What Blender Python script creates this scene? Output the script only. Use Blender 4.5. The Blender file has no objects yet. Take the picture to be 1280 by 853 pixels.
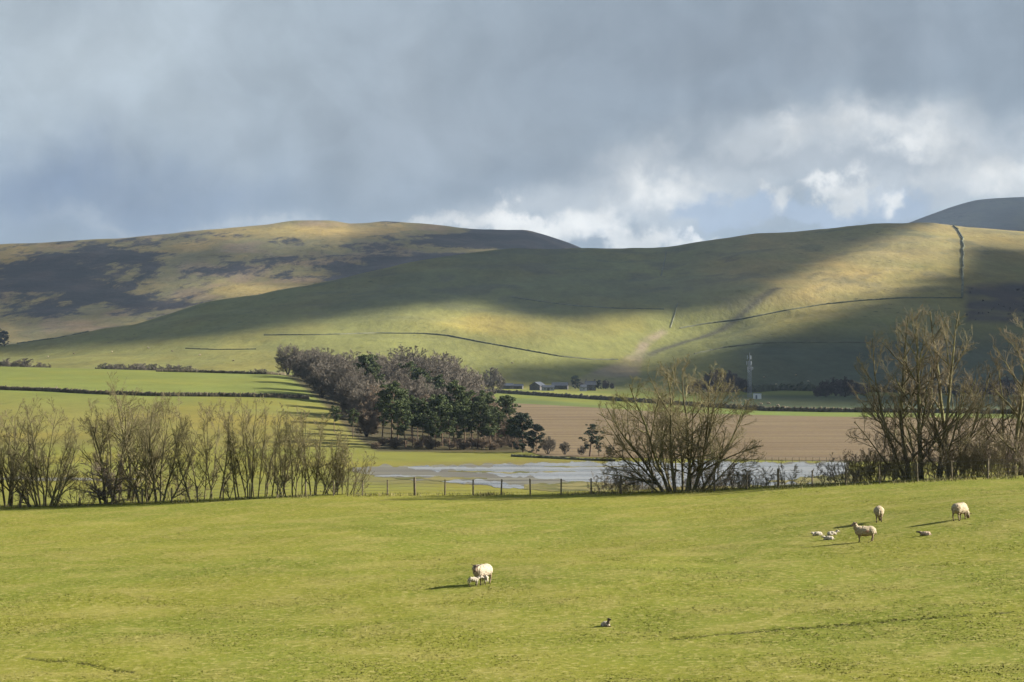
import bpy, bmesh, math
import numpy as np
from mathutils import Vector, Matrix

FAST = False
F = 3000.0          # focal length in pixels of the 1280 wide photograph
HY = 440.0          # height of the true horizon in it
CZ = 28.0           # camera height above the valley floor
SUN = np.array([2.1, 0.28, 1.0]); SUN /= np.linalg.norm(SUN)

scene = bpy.context.scene
C = scene.collection

# ---------------------------------------------------------------- numpy helpers
def sstep(a, b, x):
    t = np.clip((np.asarray(x, float) - a) / (b - a), 0, 1)
    return t * t * (3 - 2 * t)

def vnoise(x, y, seed=0):
    x = np.asarray(x, float); y = np.asarray(y, float)
    xi = np.floor(x).astype(np.int64); yi = np.floor(y).astype(np.int64)
    fx = x - xi; fy = y - yi
    fx = fx * fx * (3 - 2 * fx); fy = fy * fy * (3 - 2 * fy)
    def h(a, b):
        v = (a * 374761393 + b * 668265263 + seed * 974711) & 0xffffffff
        v = ((v ^ (v >> 13)) * 1274126177) & 0xffffffff
        v = ((v ^ (v >> 16)) * 2246822519) & 0xffffffff
        return ((v ^ (v >> 15)) & 0xffffff) / float(0xffffff)
    return (h(xi, yi) * (1 - fx) + h(xi + 1, yi) * fx) * (1 - fy) + (h(xi, yi + 1) * (1 - fx) + h(xi + 1, yi + 1) * fx) * fy

def fbm(x, y, seed=0, octv=4):
    s = 0; a = 1; t = 0
    for o in range(octv):
        s = s + a * (vnoise(x * 2 ** o, y * 2 ** o, seed + o * 17) - 0.5); t += a; a *= 0.5
    return s / t * 2

def pchip(xp, fp, x):
    xp = np.asarray(xp, float); fp = np.asarray(fp, float); x = np.asarray(x, float)
    h = np.diff(xp); dl = np.diff(fp) / h
    m = np.zeros_like(fp)
    m[0] = dl[0]; m[-1] = dl[-1]
    for i in range(1, len(xp) - 1):
        if dl[i - 1] * dl[i] > 0:
            w1 = 2 * h[i] + h[i - 1]; w2 = h[i] + 2 * h[i - 1]
            m[i] = (w1 + w2) / (w1 / dl[i - 1] + w2 / dl[i])
    xc = np.clip(x, xp[0], xp[-1])
    i = np.clip(np.searchsorted(xp, xc) - 1, 0, len(xp) - 2)
    t = (xc - xp[i]) / h[i]
    return ((1 + 2 * t) * (1 - t) ** 2 * fp[i] + t * (1 - t) ** 2 * h[i] * m[i] + t * t * (3 - 2 * t) * fp[i + 1] + t * t * (t - 1) * h[i] * m[i + 1])

def cur(*pts):
    a = np.array(pts, float)
    return lambda x: pchip(a[:, 0], a[:, 1], x)

def poly_sd(px, py, poly):
    """signed distance (inside positive) to a polygon, in pixels"""
    px = np.asarray(px, float); py = np.asarray(py, float)
    P = np.array(poly, float); inside = np.zeros(px.shape, bool); best = np.full(px.shape, 1e9)
    for i in range(len(P)):
        a = P[i]; b = P[(i + 1) % len(P)]
        d = b - a; L = (d ** 2).sum()
        t = np.clip(((px - a[0]) * d[0] + (py - a[1]) * d[1]) / L, 0, 1)
        best = np.minimum(best, np.hypot(px - a[0] - t * d[0], py - a[1] - t * d[1]))
        cr = ((a[1] > py) != (b[1] > py)) & (px < (b[0] - a[0]) * (py - a[1]) / (b[1] - a[1] + 1e-12) + a[0])
        inside ^= cr
    return np.where(inside, best, -best)

# ---------------------------------------------------------------- object helpers
def mesh_np(name, V, Q, mat, parent=None, smooth=True, col=None, extra=None):
    """V (n,3), Q (m,k) faces all with k corners"""
    V = np.asarray(V, np.float32); Q = np.asarray(Q, np.int32)
    me = bpy.data.meshes.new(name)
    m, k = Q.shape
    me.vertices.add(len(V)); me.vertices.foreach_set('co', V.ravel())
    me.loops.add(m * k); me.loops.foreach_set('vertex_index', Q.ravel())
    me.polygons.add(m); me.polygons.foreach_set('loop_start', np.arange(0, m * k, k, dtype=np.int32))
    me.polygons.foreach_set('use_smooth', np.full(m, smooth))
    me.update(calc_edges=True)
    if col is not None:
        a = me.attributes.new('Col', 'FLOAT_COLOR', 'POINT')
        c4 = np.ones((len(V), 4), np.float32); c4[:, :3] = col
        a.data.foreach_set('color', c4.ravel())
    if extra:
        for nm, val in extra.items():
            a = me.attributes.new(nm, 'FLOAT', 'POINT'); a.data.foreach_set('value', np.asarray(val, np.float32))
    me.materials.append(mat)
    o = bpy.data.objects.new(name, me); C.objects.link(o)
    if parent is not None: o.parent = parent
    return o

def tag(o, label=None, cat=None, group=None, kind=None):
    if label: o['label'] = label
    if cat: o['category'] = cat
    if group: o['group'] = group
    if kind: o['kind'] = kind
    return o

def empty(name, loc=(0, 0, 0), rz=0.0):
    o = bpy.data.objects.new(name, None); C.objects.link(o)
    o.empty_display_size = 0.2
    o.location = loc; o.rotation_euler = (0, 0, rz)
    return o

def copy_tree(o, parent=None):
    c = o.copy(); C.objects.link(c)
    if parent is not None: c.parent = parent
    for ch in list(o.children): copy_tree(ch, c)
    return c

class MB:
    """collects boxes, bars and prisms into one mesh"""
    def __init__(s): s.bm = bmesh.new()
    def box(s, c, size, rz=0.0, bevel=0.0):
        r = bmesh.ops.create_cube(s.bm, size=1.0)
        M = Matrix.Translation(c) @ Matrix.Rotation(rz, 4, 'Z') @ Matrix.Diagonal((*size, 1))
        bmesh.ops.transform(s.bm, matrix=M, verts=r['verts'])
        if bevel:
            es = {e for v in r['verts'] for e in v.link_edges}
            bmesh.ops.bevel(s.bm, geom=list(es), offset=bevel, segments=1, affect='EDGES', profile=0.5)
        return s
    def bar(s, a, b, r, r2=None, n=6):
        a = Vector(a); b = Vector(b); d = b - a
        res = bmesh.ops.create_cone(s.bm, cap_ends=True, segments=n, radius1=r, radius2=r if r2 is None else r2, depth=d.length)
        M = Matrix.Translation((a + b) / 2) @ d.to_track_quat('Z', 'Y').to_matrix().to_4x4()
        bmesh.ops.transform(s.bm, matrix=M, verts=res['verts']); return s
    def prism(s, pts, y0, y1):
        """polygon in xz extruded along y"""
        A = [s.bm.verts.new((p[0], y0, p[1])) for p in pts]; B = [s.bm.verts.new((p[0], y1, p[1])) for p in pts]
        n = len(pts)
        s.bm.faces.new(A); s.bm.faces.new(B[::-1])
        for i in range(n): s.bm.faces.new((A[(i + 1) % n], A[i], B[i], B[(i + 1) % n]))
        bmesh.ops.recalc_face_normals(s.bm, faces=s.bm.faces); return s
    def build(s, name, mat, parent=None, smooth=False):
        me = bpy.data.meshes.new(name); s.bm.to_mesh(me); s.bm.free()
        me.materials.append(mat)
        for p in me.polygons: p.use_smooth = smooth
        o = bpy.data.objects.new(name, me); C.objects.link(o)
        if parent is not None: o.parent = parent
        return o

# ---------------------------------------------------------------- materials
class NT:
    def __init__(s, tree): s.t = tree; s.t.nodes.clear()
    def n(s, typ, **kw):
        nd = s.t.nodes.new(typ)
        for k, v in kw.items(): setattr(nd, k, v)
        return nd
    def link(s, a, b): s.t.links.new(a, b)
    def put(s, sock, v):
        if isinstance(v, bpy.types.NodeSocket): s.t.links.new(v, sock)
        elif isinstance(v, (tuple, list)) and sock.type == 'RGBA' and len(v) == 3: sock.default_value = (*v, 1)
        else: sock.default_value = v
    def m(s, op, a, b=0.0, c=0.0, clamp=False):
        nd = s.n('ShaderNodeMath', operation=op, use_clamp=clamp)
        s.put(nd.inputs[0], a); s.put(nd.inputs[1], b); s.put(nd.inputs[2], c)
        return nd.outputs[0]
    def mix(s, f, a, b, blend='MIX'):
        nd = s.n('ShaderNodeMix', data_type='RGBA', blend_type=blend)
        s.put(nd.inputs[0], f); s.put(nd.inputs[6], a); s.put(nd.inputs[7], b)
        return nd.outputs[2]
    def noise(s, vec, scale, detail=3, rough=0.55, dist=0.0, dims='3D'):
        nd = s.n('ShaderNodeTexNoise', noise_dimensions=dims)
        if vec is not None: s.put(nd.inputs['Vector'], vec)
        nd.inputs['Scale'].default_value = scale; nd.inputs['Detail'].default_value = detail
        nd.inputs['Roughness'].default_value = rough; nd.inputs['Distortion'].default_value = dist
        return nd.outputs['Fac']
    def ramp(s, f, lo, hi, a=0.0, b=1.0, smooth=True):
        nd = s.n('ShaderNodeMapRange', interpolation_type='SMOOTHSTEP' if smooth else 'LINEAR')
        s.put(nd.inputs[0], f); nd.inputs[1].default_value = lo; nd.inputs[2].default_value = hi
        nd.inputs[3].default_value = a; nd.inputs[4].default_value = b
        return nd.outputs[0]
    def vscale(s, vec, sc):
        nd = s.n('ShaderNodeMapping'); s.put(nd.inputs['Vector'], vec); nd.inputs['Scale'].default_value = sc
        return nd.outputs[0]
    def bsdf(s, color, rough=0.9, spec=0.15, normal=None, **kw):
        b = s.n('ShaderNodeBsdfPrincipled')
        s.put(b.inputs['Base Color'], color); s.put(b.inputs['Roughness'], rough); b.inputs['Specular IOR Level'].default_value = spec
        for k, v in kw.items(): s.put(b.inputs[k.replace('_', ' ')], v)
        if normal is not None: s.link(normal, b.inputs['Normal'])
        out = s.n('ShaderNodeOutputMaterial'); s.link(b.outputs[0], out.inputs[0]); return b
    def bump(s, h, strength, dist):
        nd = s.n('ShaderNodeBump'); nd.inputs['Strength'].default_value = strength; nd.inputs['Distance'].default_value = dist
        s.link(h, nd.inputs['Height']); return nd.outputs[0]

def newmat(name):
    m = bpy.data.materials.new(name); m.use_nodes = True
    return m, NT(m.node_tree)

def plain(name, col, rough=0.8, var=0.25, scale=3.0, spec=0.2, metallic=0.0, bump=0.0):
    m, t = newmat(name)
    pos = t.n('ShaderNodeTexCoord').outputs['Object']
    nz = t.noise(pos, scale, 4)
    f = t.ramp(nz, 0.3, 0.7, 1 - var, 1 + var)
    c = t.mix(1.0, col, t.n('ShaderNodeCombineColor').outputs[0], 'MULTIPLY')
    cc = t.t.nodes[-2] if False else None
    comb = [n for n in t.t.nodes if n.bl_idname == 'ShaderNodeCombineColor'][-1]
    for i in range(3): t.link(f, comb.inputs[i])
    nrm = t.bump(nz, bump, 0.03) if bump else None
    t.bsdf(c, rough, spec, nrm, Metallic=metallic)
    return m

def grey3(t, f):
    c = t.n('ShaderNodeCombineColor')
    for i in range(3): t.link(f, c.inputs[i])
    return c.outputs[0]

def mat_terrain(name, scale, amp=0.35, bumpd=0.5, streak=1.0, speck=0.8, heather=False):
    """vertex colour of the land cover, partly toned for sun and shade, times several scales of world-space noise"""
    m, t = newmat(name)
    col = t.n('ShaderNodeAttribute', attribute_name='Col').outputs['Color']
    pos = t.n('ShaderNodeNewGeometry').outputs['Position']
    pv = t.vscale(pos, (1, streak, 1))
    n1 = t.noise(pv, scale, 5, 0.65); n2 = t.noise(pv, scale * 0.13, 4, 0.6, 0.4); n3 = t.noise(pv, scale * 6, 2, 0.6)
    f = t.m('ADD', t.m('MULTIPLY', t.m('SUBTRACT', n1, 0.5), amp * 2.6), t.m('MULTIPLY', t.m('SUBTRACT', n2, 0.5), amp * 2.2))
    f = t.m('ADD', f, t.m('MULTIPLY', t.m('SUBTRACT', n3, 0.5), amp * 1.2))
    f = t.m('MAXIMUM', t.m('ADD', f, 1.0), 0.25)
    c = t.mix(1.0, col, grey3(t, f), 'MULTIPLY')
    hue = t.ramp(t.noise(pv, scale * 0.31, 3, 0.6), 0.42, 0.66, 0, 0.45)
    c = t.mix(hue, c, t.mix(1.0, c, (1.25, 1.0, 0.75), 'MULTIPLY'))
    sk = t.noise(t.vscale(pos, (0.6, 0.35, 1)), scale * 5.5, 3, 0.7)
    c = t.mix(t.m('MULTIPLY', t.m('MULTIPLY', t.ramp(sk, 0.60, 0.70), t.ramp(n2, 0.42, 0.58)), speck), c, t.mix(1.0, c, (0.35, 0.36, 0.42), 'MULTIPLY'))
    if heather:
        ha = t.n('ShaderNodeAttribute', attribute_name='heath').outputs['Fac']
        pa = t.vscale(pos, (1, 0.22, 1)); hv = t.noise(pa, 0.034, 7, 0.72, 0.3); hw = t.noise(pa, 0.006, 3, 0.6)
        hv = t.m('ADD', ha, t.m('ADD', t.m('MULTIPLY', t.m('SUBTRACT', hv, 0.5), 1.5), t.m('MULTIPLY', t.m('SUBTRACT', hw, 0.5), 0.5)))
        c = t.mix(t.m('MULTIPLY', t.ramp(hv, -0.10, 0.14), 0.95), c, t.mix(t.ramp(n1, 0.4, 0.65), (0.007, 0.009, 0.015), (0.020, 0.018, 0.023)))
    t.bsdf(c, 0.95, 0.05, t.bump(t.m('ADD', n1, t.m('MULTIPLY', n3, 0.3)), 0.8, bumpd))
    return m

def mat_grass(name, blade=False):
    m, t = newmat(name)
    pos = t.n('ShaderNodeNewGeometry').outputs['Position']
    pv = t.vscale(pos, (1.0, 0.8, 0.0))
    big = t.noise(pv, 0.055, 4, 0.6, 0.5); mid = t.noise(pv, 0.32, 5, 0.62, 0.6); fine = t.noise(pv, 3.6, 4, 0.7, 0.3); tiny = t.noise(pos, 12.0, 3, 0.7)
    g1 = (0.136, 0.136, 0.0175); g2 = (0.112, 0.124, 0.0155); yl = (0.190, 0.165, 0.042); dk = (0.066, 0.078, 0.0125)
    c = t.mix(t.ramp(big, 0.40, 0.62), g2, g1)
    yl = (0.200, 0.170, 0.048); c = t.mix(t.m('MULTIPLY', t.ramp(mid, 0.44, 0.68), 0.6), c, yl)
    c = t.mix(t.m('MULTIPLY', t.ramp(fine, 0.50, 0.66), 0.75), c, (0.245, 0.215, 0.072))
    c = t.mix(t.m('MULTIPLY', t.ramp(fine, 0.48, 0.30), 0.5), c, dk)
    c = t.mix(t.m('MULTIPLY', t.ramp(tiny, 0.50, 0.30), 0.30), c, dk)
    soil = t.n('ShaderNodeAttribute', attribute_name='soil').outputs['Fac']
    if blade:
        rnd = t.n('ShaderNodeAttribute', attribute_name='rnd').outputs['Fac']
        c = t.mix(1.0, c, grey3(t, t.ramp(rnd, 0, 1, 0.80, 1.35, False)), 'MULTIPLY')
        c = t.mix(t.m('MULTIPLY', t.ramp(rnd, 0.80, 1.0), 0.6), c, (0.20, 0.175, 0.06))
        up = t.n('ShaderNodeCombineXYZ'); up.inputs[2].default_value = 1.0
        t.bsdf(c, 0.9, 0.05, up.outputs[0])
    else:
        c = t.mix(t.m('MULTIPLY', soil, t.ramp(fine, 0.30, 0.55)), c, (0.030, 0.030, 0.013))
        h = t.m('ADD', t.m('MULTIPLY', fine, 0.7), t.m('MULTIPLY', tiny, 0.3))
        t.bsdf(c, 0.95, 0.05, t.bump(h, 0.6, 0.07))
    return m

def mat_bark(name, a, b, scale=1.2, lichen=None):
    m, t = newmat(name)
    pos = t.n('ShaderNodeTexCoord').outputs['Object']
    nz = t.noise(pos, scale, 4); n2 = t.noise(pos, scale * 0.23, 2)
    c = t.mix(t.ramp(nz, 0.35, 0.68), a, b)
    if lichen: c = t.mix(t.m('MULTIPLY', t.ramp(n2, 0.45, 0.65), 0.7), c, lichen)
    t.bsdf(c, 0.9, 0.1)
    return m

def mat_leaf(name, a, b, scale=0.5):
    m, t = newmat(name)
    pos = t.n('ShaderNodeTexCoord').outputs['Object']
    rnd = t.n('ShaderNodeAttribute', attribute_name='rnd').outputs['Fac']
    oi = t.n('ShaderNodeObjectInfo').outputs['Random']
    c = t.mix(t.ramp(t.m('ADD', t.m('MULTIPLY', t.noise(pos, scale, 3), 0.6), t.m('MULTIPLY', rnd, 0.4)), 0.3, 0.7), a, b)
    c = t.mix(1.0, c, grey3(t, t.ramp(oi, 0, 1, 0.75, 1.3, False)), 'MULTIPLY')
    t.bsdf(c, 0.75, 0.2)
    return m

M_grass = mat_grass('pasture_grass')
M_blade = mat_grass('grass_blades', True)
M_valley = mat_terrain('valley_land', 0.05, 0.24, 0.25, 1.0, 0.3)
M_hill = mat_terrain('hill_grassland', 0.026, 0.38, 2.6, 0.26)
M_moor = mat_terrain('moorland', 0.016, 0.46, 4.0, 0.35, heather=True)
M_mount = mat_terrain('mountain_heath', 0.01, 0.2, 6.0)
M_bark_n = mat_bark('olive_bark', (0.076, 0.065, 0.035), (0.165, 0.142, 0.072), 3.0, (0.180, 0.172, 0.072))
M_twig_n = mat_bark('brown_twigs', (0.118, 0.102, 0.052), (0.205, 0.172, 0.098), 1.0, (0.190, 0.178, 0.076))
M_twig_r = mat_bark('russet_twigs', (0.108, 0.088, 0.052), (0.188, 0.152, 0.096), 1.0, (0.19, 0.17, 0.085))
M_twig_d = mat_bark('thorn_twigs', (0.135, 0.108, 0.085), (0.23, 0.182, 0.145), 1.0)
M_bark_f = mat_bark('grey_bark', (0.055, 0.045, 0.036), (0.10, 0.085, 0.066), 0.6)
M_twig_f = mat_bark('grey_brown_twigs', (0.096, 0.083, 0.064), (0.165, 0.142, 0.112), 0.25)
M_twig_p = mat_bark('pinkish_twigs', (0.130, 0.098, 0.066), (0.20, 0.152, 0.106), 0.25)
M_twig_k = mat_bark('dark_twigs', (0.050, 0.040, 0.040), (0.085, 0.065, 0.064), 0.25)
M_bark_p = mat_bark('pine_bark', (0.075, 0.052, 0.036), (0.15, 0.100, 0.065), 0.8)
M_needle = mat_leaf('pine_needles', (0.026, 0.040, 0.012), (0.080, 0.100, 0.030))
M_needle_d = mat_leaf('dark_needles', (0.014, 0.022, 0.013), (0.034, 0.050, 0.026))
M_post = mat_bark('weathered_post', (0.085, 0.070, 0.046), (0.17, 0.142, 0.098), 6.0)
M_wire = plain('fence_wire', (0.16, 0.16, 0.155), 0.5, 0.15, 8, 0.5, 0.6)
M_hedge = mat_bark('hedge_twigs', (0.040, 0.034, 0.020), (0.095, 0.080, 0.048), 0.5)
M_hedge_g = mat_bark('green_hedge', (0.022, 0.026, 0.014), (0.050, 0.055, 0.028), 0.4)
M_wall = mat_bark('dry_stone', (0.062, 0.064, 0.038), (0.120, 0.118, 0.070), 0.05)
M_slate = plain('slate_roof', (0.035, 0.040, 0.050), 0.6, 0.25, 1.2)
M_sheet = plain('sheet_roof', (0.055, 0.060, 0.072), 0.5, 0.2, 0.6)
M_stone = plain('rubble_stone', (0.085, 0.080, 0.078), 0.9, 0.3, 1.5)
M_white = plain('shade_toned_render', (0.26, 0.27, 0.29), 0.85, 0.08, 0.8)  # white walls toned down, the farm's shade put into the colour
M_cab = plain('cabin_panel', (0.62, 0.63, 0.63), 0.7, 0.05, 1.0)
M_dark = plain('dark_opening', (0.025, 0.027, 0.03), 0.3, 0.1, 1.0, 0.5)
M_steel = plain('galvanised_steel', (0.13, 0.15, 0.18), 0.45, 0.12, 1.0, 0.5, 0.3)
M_ant = plain('antenna_plastic', (0.19, 0.21, 0.23), 0.5, 0.05, 1.0)

def mat_plough():
    m, t = newmat('ploughed_soil')
    pos = t.n('ShaderNodeNewGeometry').outputs['Position']
    pv = t.vscale(pos, (0.12, 1, 1))
    n1 = t.noise(pv, 0.09, 5, 0.65, 0.4); n2 = t.noise(t.vscale(pos, (0.03, 0.5, 1)), 0.25, 3, 0.6); n3 = t.noise(pos, 0.8, 3)
    c = t.mix(t.ramp(n1, 0.36, 0.66), (0.096, 0.068, 0.039), (0.130, 0.097, 0.058))
    c = t.mix(t.m('MULTIPLY', t.ramp(n2, 0.50, 0.66), 0.3), c, (0.150, 0.122, 0.060))
    c = t.mix(t.m('MULTIPLY', t.ramp(n2, 0.47, 0.34), 0.35), c, (0.075, 0.052, 0.035))
    c = t.mix(1.0, c, grey3(t, t.ramp(n3, 0.3, 0.7, 0.88, 1.12)), 'MULTIPLY')
    t.bsdf(c, 0.95, 0.05, t.bump(t.m('ADD', n2, n3), 0.5, 0.3))
    return m
M_plough = mat_plough()

def mat_water():
    m, t = newmat('flood_water')
    pos = t.n('ShaderNodeNewGeometry').outputs['Position']
    n1 = t.noise(t.vscale(pos, (0.5, 0.3, 1)), 1.6, 3, 0.6)
    n2 = t.noise(t.vscale(pos, (0.10, 1, 1)), 0.06, 5, 0.65, 0.5)
    r = t.ramp(n2, 0.36, 0.64, 0.20, 0.40)
    c = t.mix(t.ramp(n2, 0.35, 0.6), (0.12, 0.12, 0.115), (0.17, 0.17, 0.165))
    t.bsdf(c, r, 0.9, t.bump(n1, 0.8, 0.25), IOR=1.33)
    return m
M_water = mat_water()
def mat_mud():
    m, t = newmat('wet_mud')
    pos = t.n('ShaderNodeNewGeometry').outputs['Position']
    n1 = t.noise(t.vscale(pos, (0.2, 1, 1)), 0.12, 5, 0.65, 0.5)
    c = t.mix(t.ramp(n1, 0.38, 0.62), (0.060, 0.050, 0.034), (0.105, 0.095, 0.060))
    t.bsdf(c, 0.55, 0.4, t.bump(n1, 0.4, 0.2))
    return m
M_mud = mat_mud()
def mat_bank():
    m, t = newmat('rough_bank_grass')
    pos = t.n('ShaderNodeNewGeometry').outputs['Position']
    n1 = t.noise(t.vscale(pos, (0.5, 0.3, 1)), 0.3, 5, 0.65, 0.5)
    c = t.mix(t.ramp(n1, 0.36, 0.64), (0.070, 0.070, 0.024), (0.140, 0.120, 0.048))
    t.bsdf(c, 0.95, 0.05, t.bump(n1, 0.6, 0.4))
    return m
M_bank = mat_bank()

def mat_wool():
    m, t = newmat('sheep_wool')
    col = t.n('ShaderNodeAttribute', attribute_name='Col').outputs['Color']
    pos = t.n('ShaderNodeTexCoord').outputs['Object']
    n = t.noise(pos, 22, 4, 0.7); n2 = t.noise(pos, 4, 2)
    c = t.mix(1.0, col, grey3(t, t.ramp(n, 0.3, 0.7, 0.60, 1.15)), 'MULTIPLY')
    c = t.mix(t.m('MULTIPLY', t.ramp(n2, 0.5, 0.7), 0.35), c, t.mix(1.0, c, (0.85, 0.68, 0.55), 'MULTIPLY'))
    t.bsdf(c, 0.95, 0.05, t.bump(n, 0.9, 0.03))
    return m
M_wool = mat_wool()

# ---------------------------------------------------------------- terrain tables
PX = np.arange(-320.0, 1600.1, 4.0)
def X(px, d): return (np.asarray(px) - 640) / F * d

# --- near pasture
crest_d = cur((-320, 163), (0, 161), (320, 158), (640, 155), (900, 152), (1050, 150), (1280, 147), (1600, 143))
crest_y = cur((-320, 645), (0, 636), (100, 633), (210, 629), (320, 624), (440, 620), (620, 619.5), (760, 618), (880, 615), (980, 610), (1100, 605), (1200, 600), (1280, 597.5), (1600, 590))
near_z = cur((-320, 18.4), (0, 18.6), (640, 19.0), (1280, 19.7), (1600, 20.0))
def field_z(px, d):
    px = np.asarray(px, float); d = np.asarray(d, float)
    dc = crest_d(px); zc = CZ - (crest_y(px) - HY) * dc / F
    zn = near_z(px)
    t = (d - 66) / (dc - 66)
    ts = np.clip(t, 0, 1)
    z = zn + (zc - zn) * (0.65 * ts + 0.35 * ts * ts)
    z = z + np.clip(t, -1, 0) * 0.35
    s = np.clip(d - dc, 0, None)
    z = z - np.where(s < 20, s * s * 0.0042, 20 * 20 * 0.0042 + (s - 20) * 0.10)
    x = X(px, d); k = sstep(0, 6, -(d - dc) + 6)
    z = z + 0.95 * np.exp(-((x - 27) / 12) ** 2 - ((d - 112) / 17) ** 2) + 0.35 * np.exp(-((x - 3) / 5) ** 2 - ((d - 95) / 9) ** 2)
    z = z + fbm(x / 14, d / 14, 3, 3) * 0.14 * sstep(0, 15, dc - d) + fbm(x / 1.3, d / 1.3, 9, 3) * 0.016 * k + fbm(x / 0.45, d / 0.45, 21, 2) * 0.007 * k
    return z
RUTS = [[(838, 799), (900, 793), (960, 788), (1030, 783), (1090, 778), (1150, 773), (1215, 768), (1290, 763)], [(30, 822), (62, 826), (85, 826), (110, 830), (135, 837), (165, 840)]]
def rut_mask(px, py):
    best = np.full(np.shape(px), 1e9)
    for R in RUTS:
        for a, b in zip(R[:-1], R[1:]):
            a = np.array(a, float); b = np.array(b, float); dd = b - a
            t = np.clip(((px - a[0]) * dd[0] + (py - a[1]) * dd[1]) / (dd @ dd), 0, 1)
            best = np.minimum(best, np.hypot((px - a[0] - t * dd[0]) * 0.6, py - a[1] - t * dd[1]))
    return best

FD = np.exp(np.linspace(math.log(24), math.log(66), 60, endpoint=False))
FD = np.concatenate([FD, np.exp(np.linspace(math.log(66), math.log(178), 420, endpoint=False)), np.exp(np.linspace(math.log(178), math.log(480), 40))])
FPX = np.arange(-320.0, 1600.1, 5.0)
def field_hit(px, py):
    d = np.linspace(40, 185, 4000)
    y = HY + (CZ - field_z(np.full_like(d, px), d)) / d * F
    i = np.where(y <= py)[0]
    i = i[0] if len(i) else np.argmin(y)
    return float(d[i])

# --- valley + first hills
L_ = cur((-320, 1), (330, 1), (400, 0.85), (470, 0.5), (540, 0.18), (620, 0), (1600, 0))
c_d = cur((-320, 2150), (0, 2350), (250, 2750), (480, 3150), (735, 3500), (900, 3550), (1150, 3600), (1280, 3500), (1600, 3400))
c_y = cur((-320, 440), (0, 432), (100, 417), (200, 397), (280, 378), (350, 365), (420, 351), (480, 337), (540, 327), (600, 322), (680, 319), (740, 317.5), (790, 315.5), (830, 312), (870, 304), (910, 298), (950, 290.5), (1000, 288), (1060, 282), (1110, 278), (1160, 276.5), (1200, 282), (1280, 293), (1600, 320))
def build_T():
    D = np.exp(np.linspace(math.log(330), math.log(5600), 460))
    Z = np.zeros((len(PX), len(D)))
    for i, p in enumerate(PX):
        l = float(L_(p))
        z11l = CZ - (float(pchip([-320, 0, 340, 600], [452, 458.5, 467, 470], p)) - HY) * 1100 / F
        dc = float(c_d(p)); zc = CZ - (float(c_y(p)) - HY) * dc / F
        ds = [330, 400, 640, 720, 900, 1000, 1100, 1160, 1400, 1700]
        zl = [-2, 0, 0, 2.5, z11l * 0.60, z11l * 0.83, z11l, z11l * 0.98, 9, 15]
        zr = [-2, 0, 0, 0, 0.5, 0.8, 1, 1.2, 1.8, 1.5]
        zs = [a * l + b * (1 - l) for a, b in zip(zl, zr)]
        z0 = zs[-1]
        for t, f in ((0.16, 0.10), (0.35, 0.29), (0.6, 0.57), (0.82, 0.82)):
            ds.append(1700 + (dc - 1700) * t); zs.append(z0 + (zc - z0) * f)
        ds += [dc, dc + 220, dc + 700, dc + 1400, 5700]; zs += [zc, zc - 8, zc - 75, zc - 120, -40 if zc > 200 else -40]
        Z[i] = pchip(ds, zs, D)
    PXg, Dg = np.meshgrid(PX, D, indexing='ij')
    x = X(PXg, Dg)
    hill = sstep(1650, 2300, Dg)
    Z = Z + hill * (fbm(x / 420, Dg / 520, 5, 4) * 12 + fbm(x / 90, Dg / 130, 8, 4) * 3.2 - 3.0 * np.clip(1 - 5 * np.abs(fbm(x / 240, Dg / 700, 12, 2)), 0, 1))
    return D, Z
TD, TZ = build_T()
LTD = np.log(TD)
def T_z(px, d):
    px = np.asarray(px, float); d = np.asarray(d, float)
    fi = np.clip((px - PX[0]) / 4.0, 0, len(PX) - 1.001); i = fi.astype(int); fi = fi - i
    fj = np.clip((np.log(d) - LTD[0]) / (LTD[1] - LTD[0]), 0, len(TD) - 1.001); j = fj.astype(int); fj = fj - j
    return (TZ[i, j] * (1 - fi) + TZ[i + 1, j] * fi) * (1 - fj) + (TZ[i, j + 1] * (1 - fi) + TZ[i + 1, j + 1] * fi) * fj
def T_hit(px, py, dmin=440):
    d = np.exp(np.linspace(math.log(dmin), math.log(4200), 6000))
    y = HY + (CZ - T_z(np.full_like(d, px), d)) / d * F
    i = np.where(y <= py)[0]
    return float(d[i[0]]) if len(i) else float(d[np.argmin(y)])
def at(px, d, dz=0.0):
    return Vector((float(X(px, d)), float(d), float(T_z(px, d)) + dz))
def atF(px, d, dz=0.0):
    return Vector((float(X(px, d)), float(d), float(field_z(px, d)) + dz))
# stream gully cut into the hillside, and a spur beside it
GUL = [(712, 482), (745, 468), (775, 452), (798, 436), (818, 418), (850, 405), (890, 390), (930, 376), (975, 360)]
gp = np.array([[X(p, T_hit(p, y)), T_hit(p, y)] for p, y in GUL])
def seg_dist(x, y, P):
    best = np.full(np.shape(x), 1e9); tt = np.zeros(np.shape(x)); n = len(P) - 1
    for i in range(n):
        a, b = P[i], P[i + 1]; d = b - a
        t = np.clip(((x - a[0]) * d[0] + (y - a[1]) * d[1]) / (d @ d), 0, 1)
        q = np.hypot(x - a[0] - t * d[0], y - a[1] - t * d[1])
        u = q < best; best = np.where(u, q, best); tt = np.where(u, (i + t) / n, tt)
    return best, tt
PXg, Dg = np.meshgrid(PX, TD, indexing='ij')
Xg = X(PXg, Dg)
gd, gt = seg_dist(Xg, Dg, gp)
TZ -= (6 + 22 * np.clip(gt, 0, 1)) * np.exp(-(gd / (45 + 60 * gt)) ** 2) * sstep(1680, 1800, Dg) * sstep(1.0, 0.75, gt)
PYg = HY + (CZ - TZ) / Dg * F

def grid_faces(nc, nr):
    i, j = np.meshgrid(np.arange(nc - 1), np.arange(nr - 1), indexing='ij')
    a = (i * nr + j).ravel()
    return np.stack([a, a + nr, a + nr + 1, a + 1], 1)

def lerpc(c, col, f):
    f = np.clip(f, 0, 1)[..., None]
    return c * (1 - f) + np.array(col) * f

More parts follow.
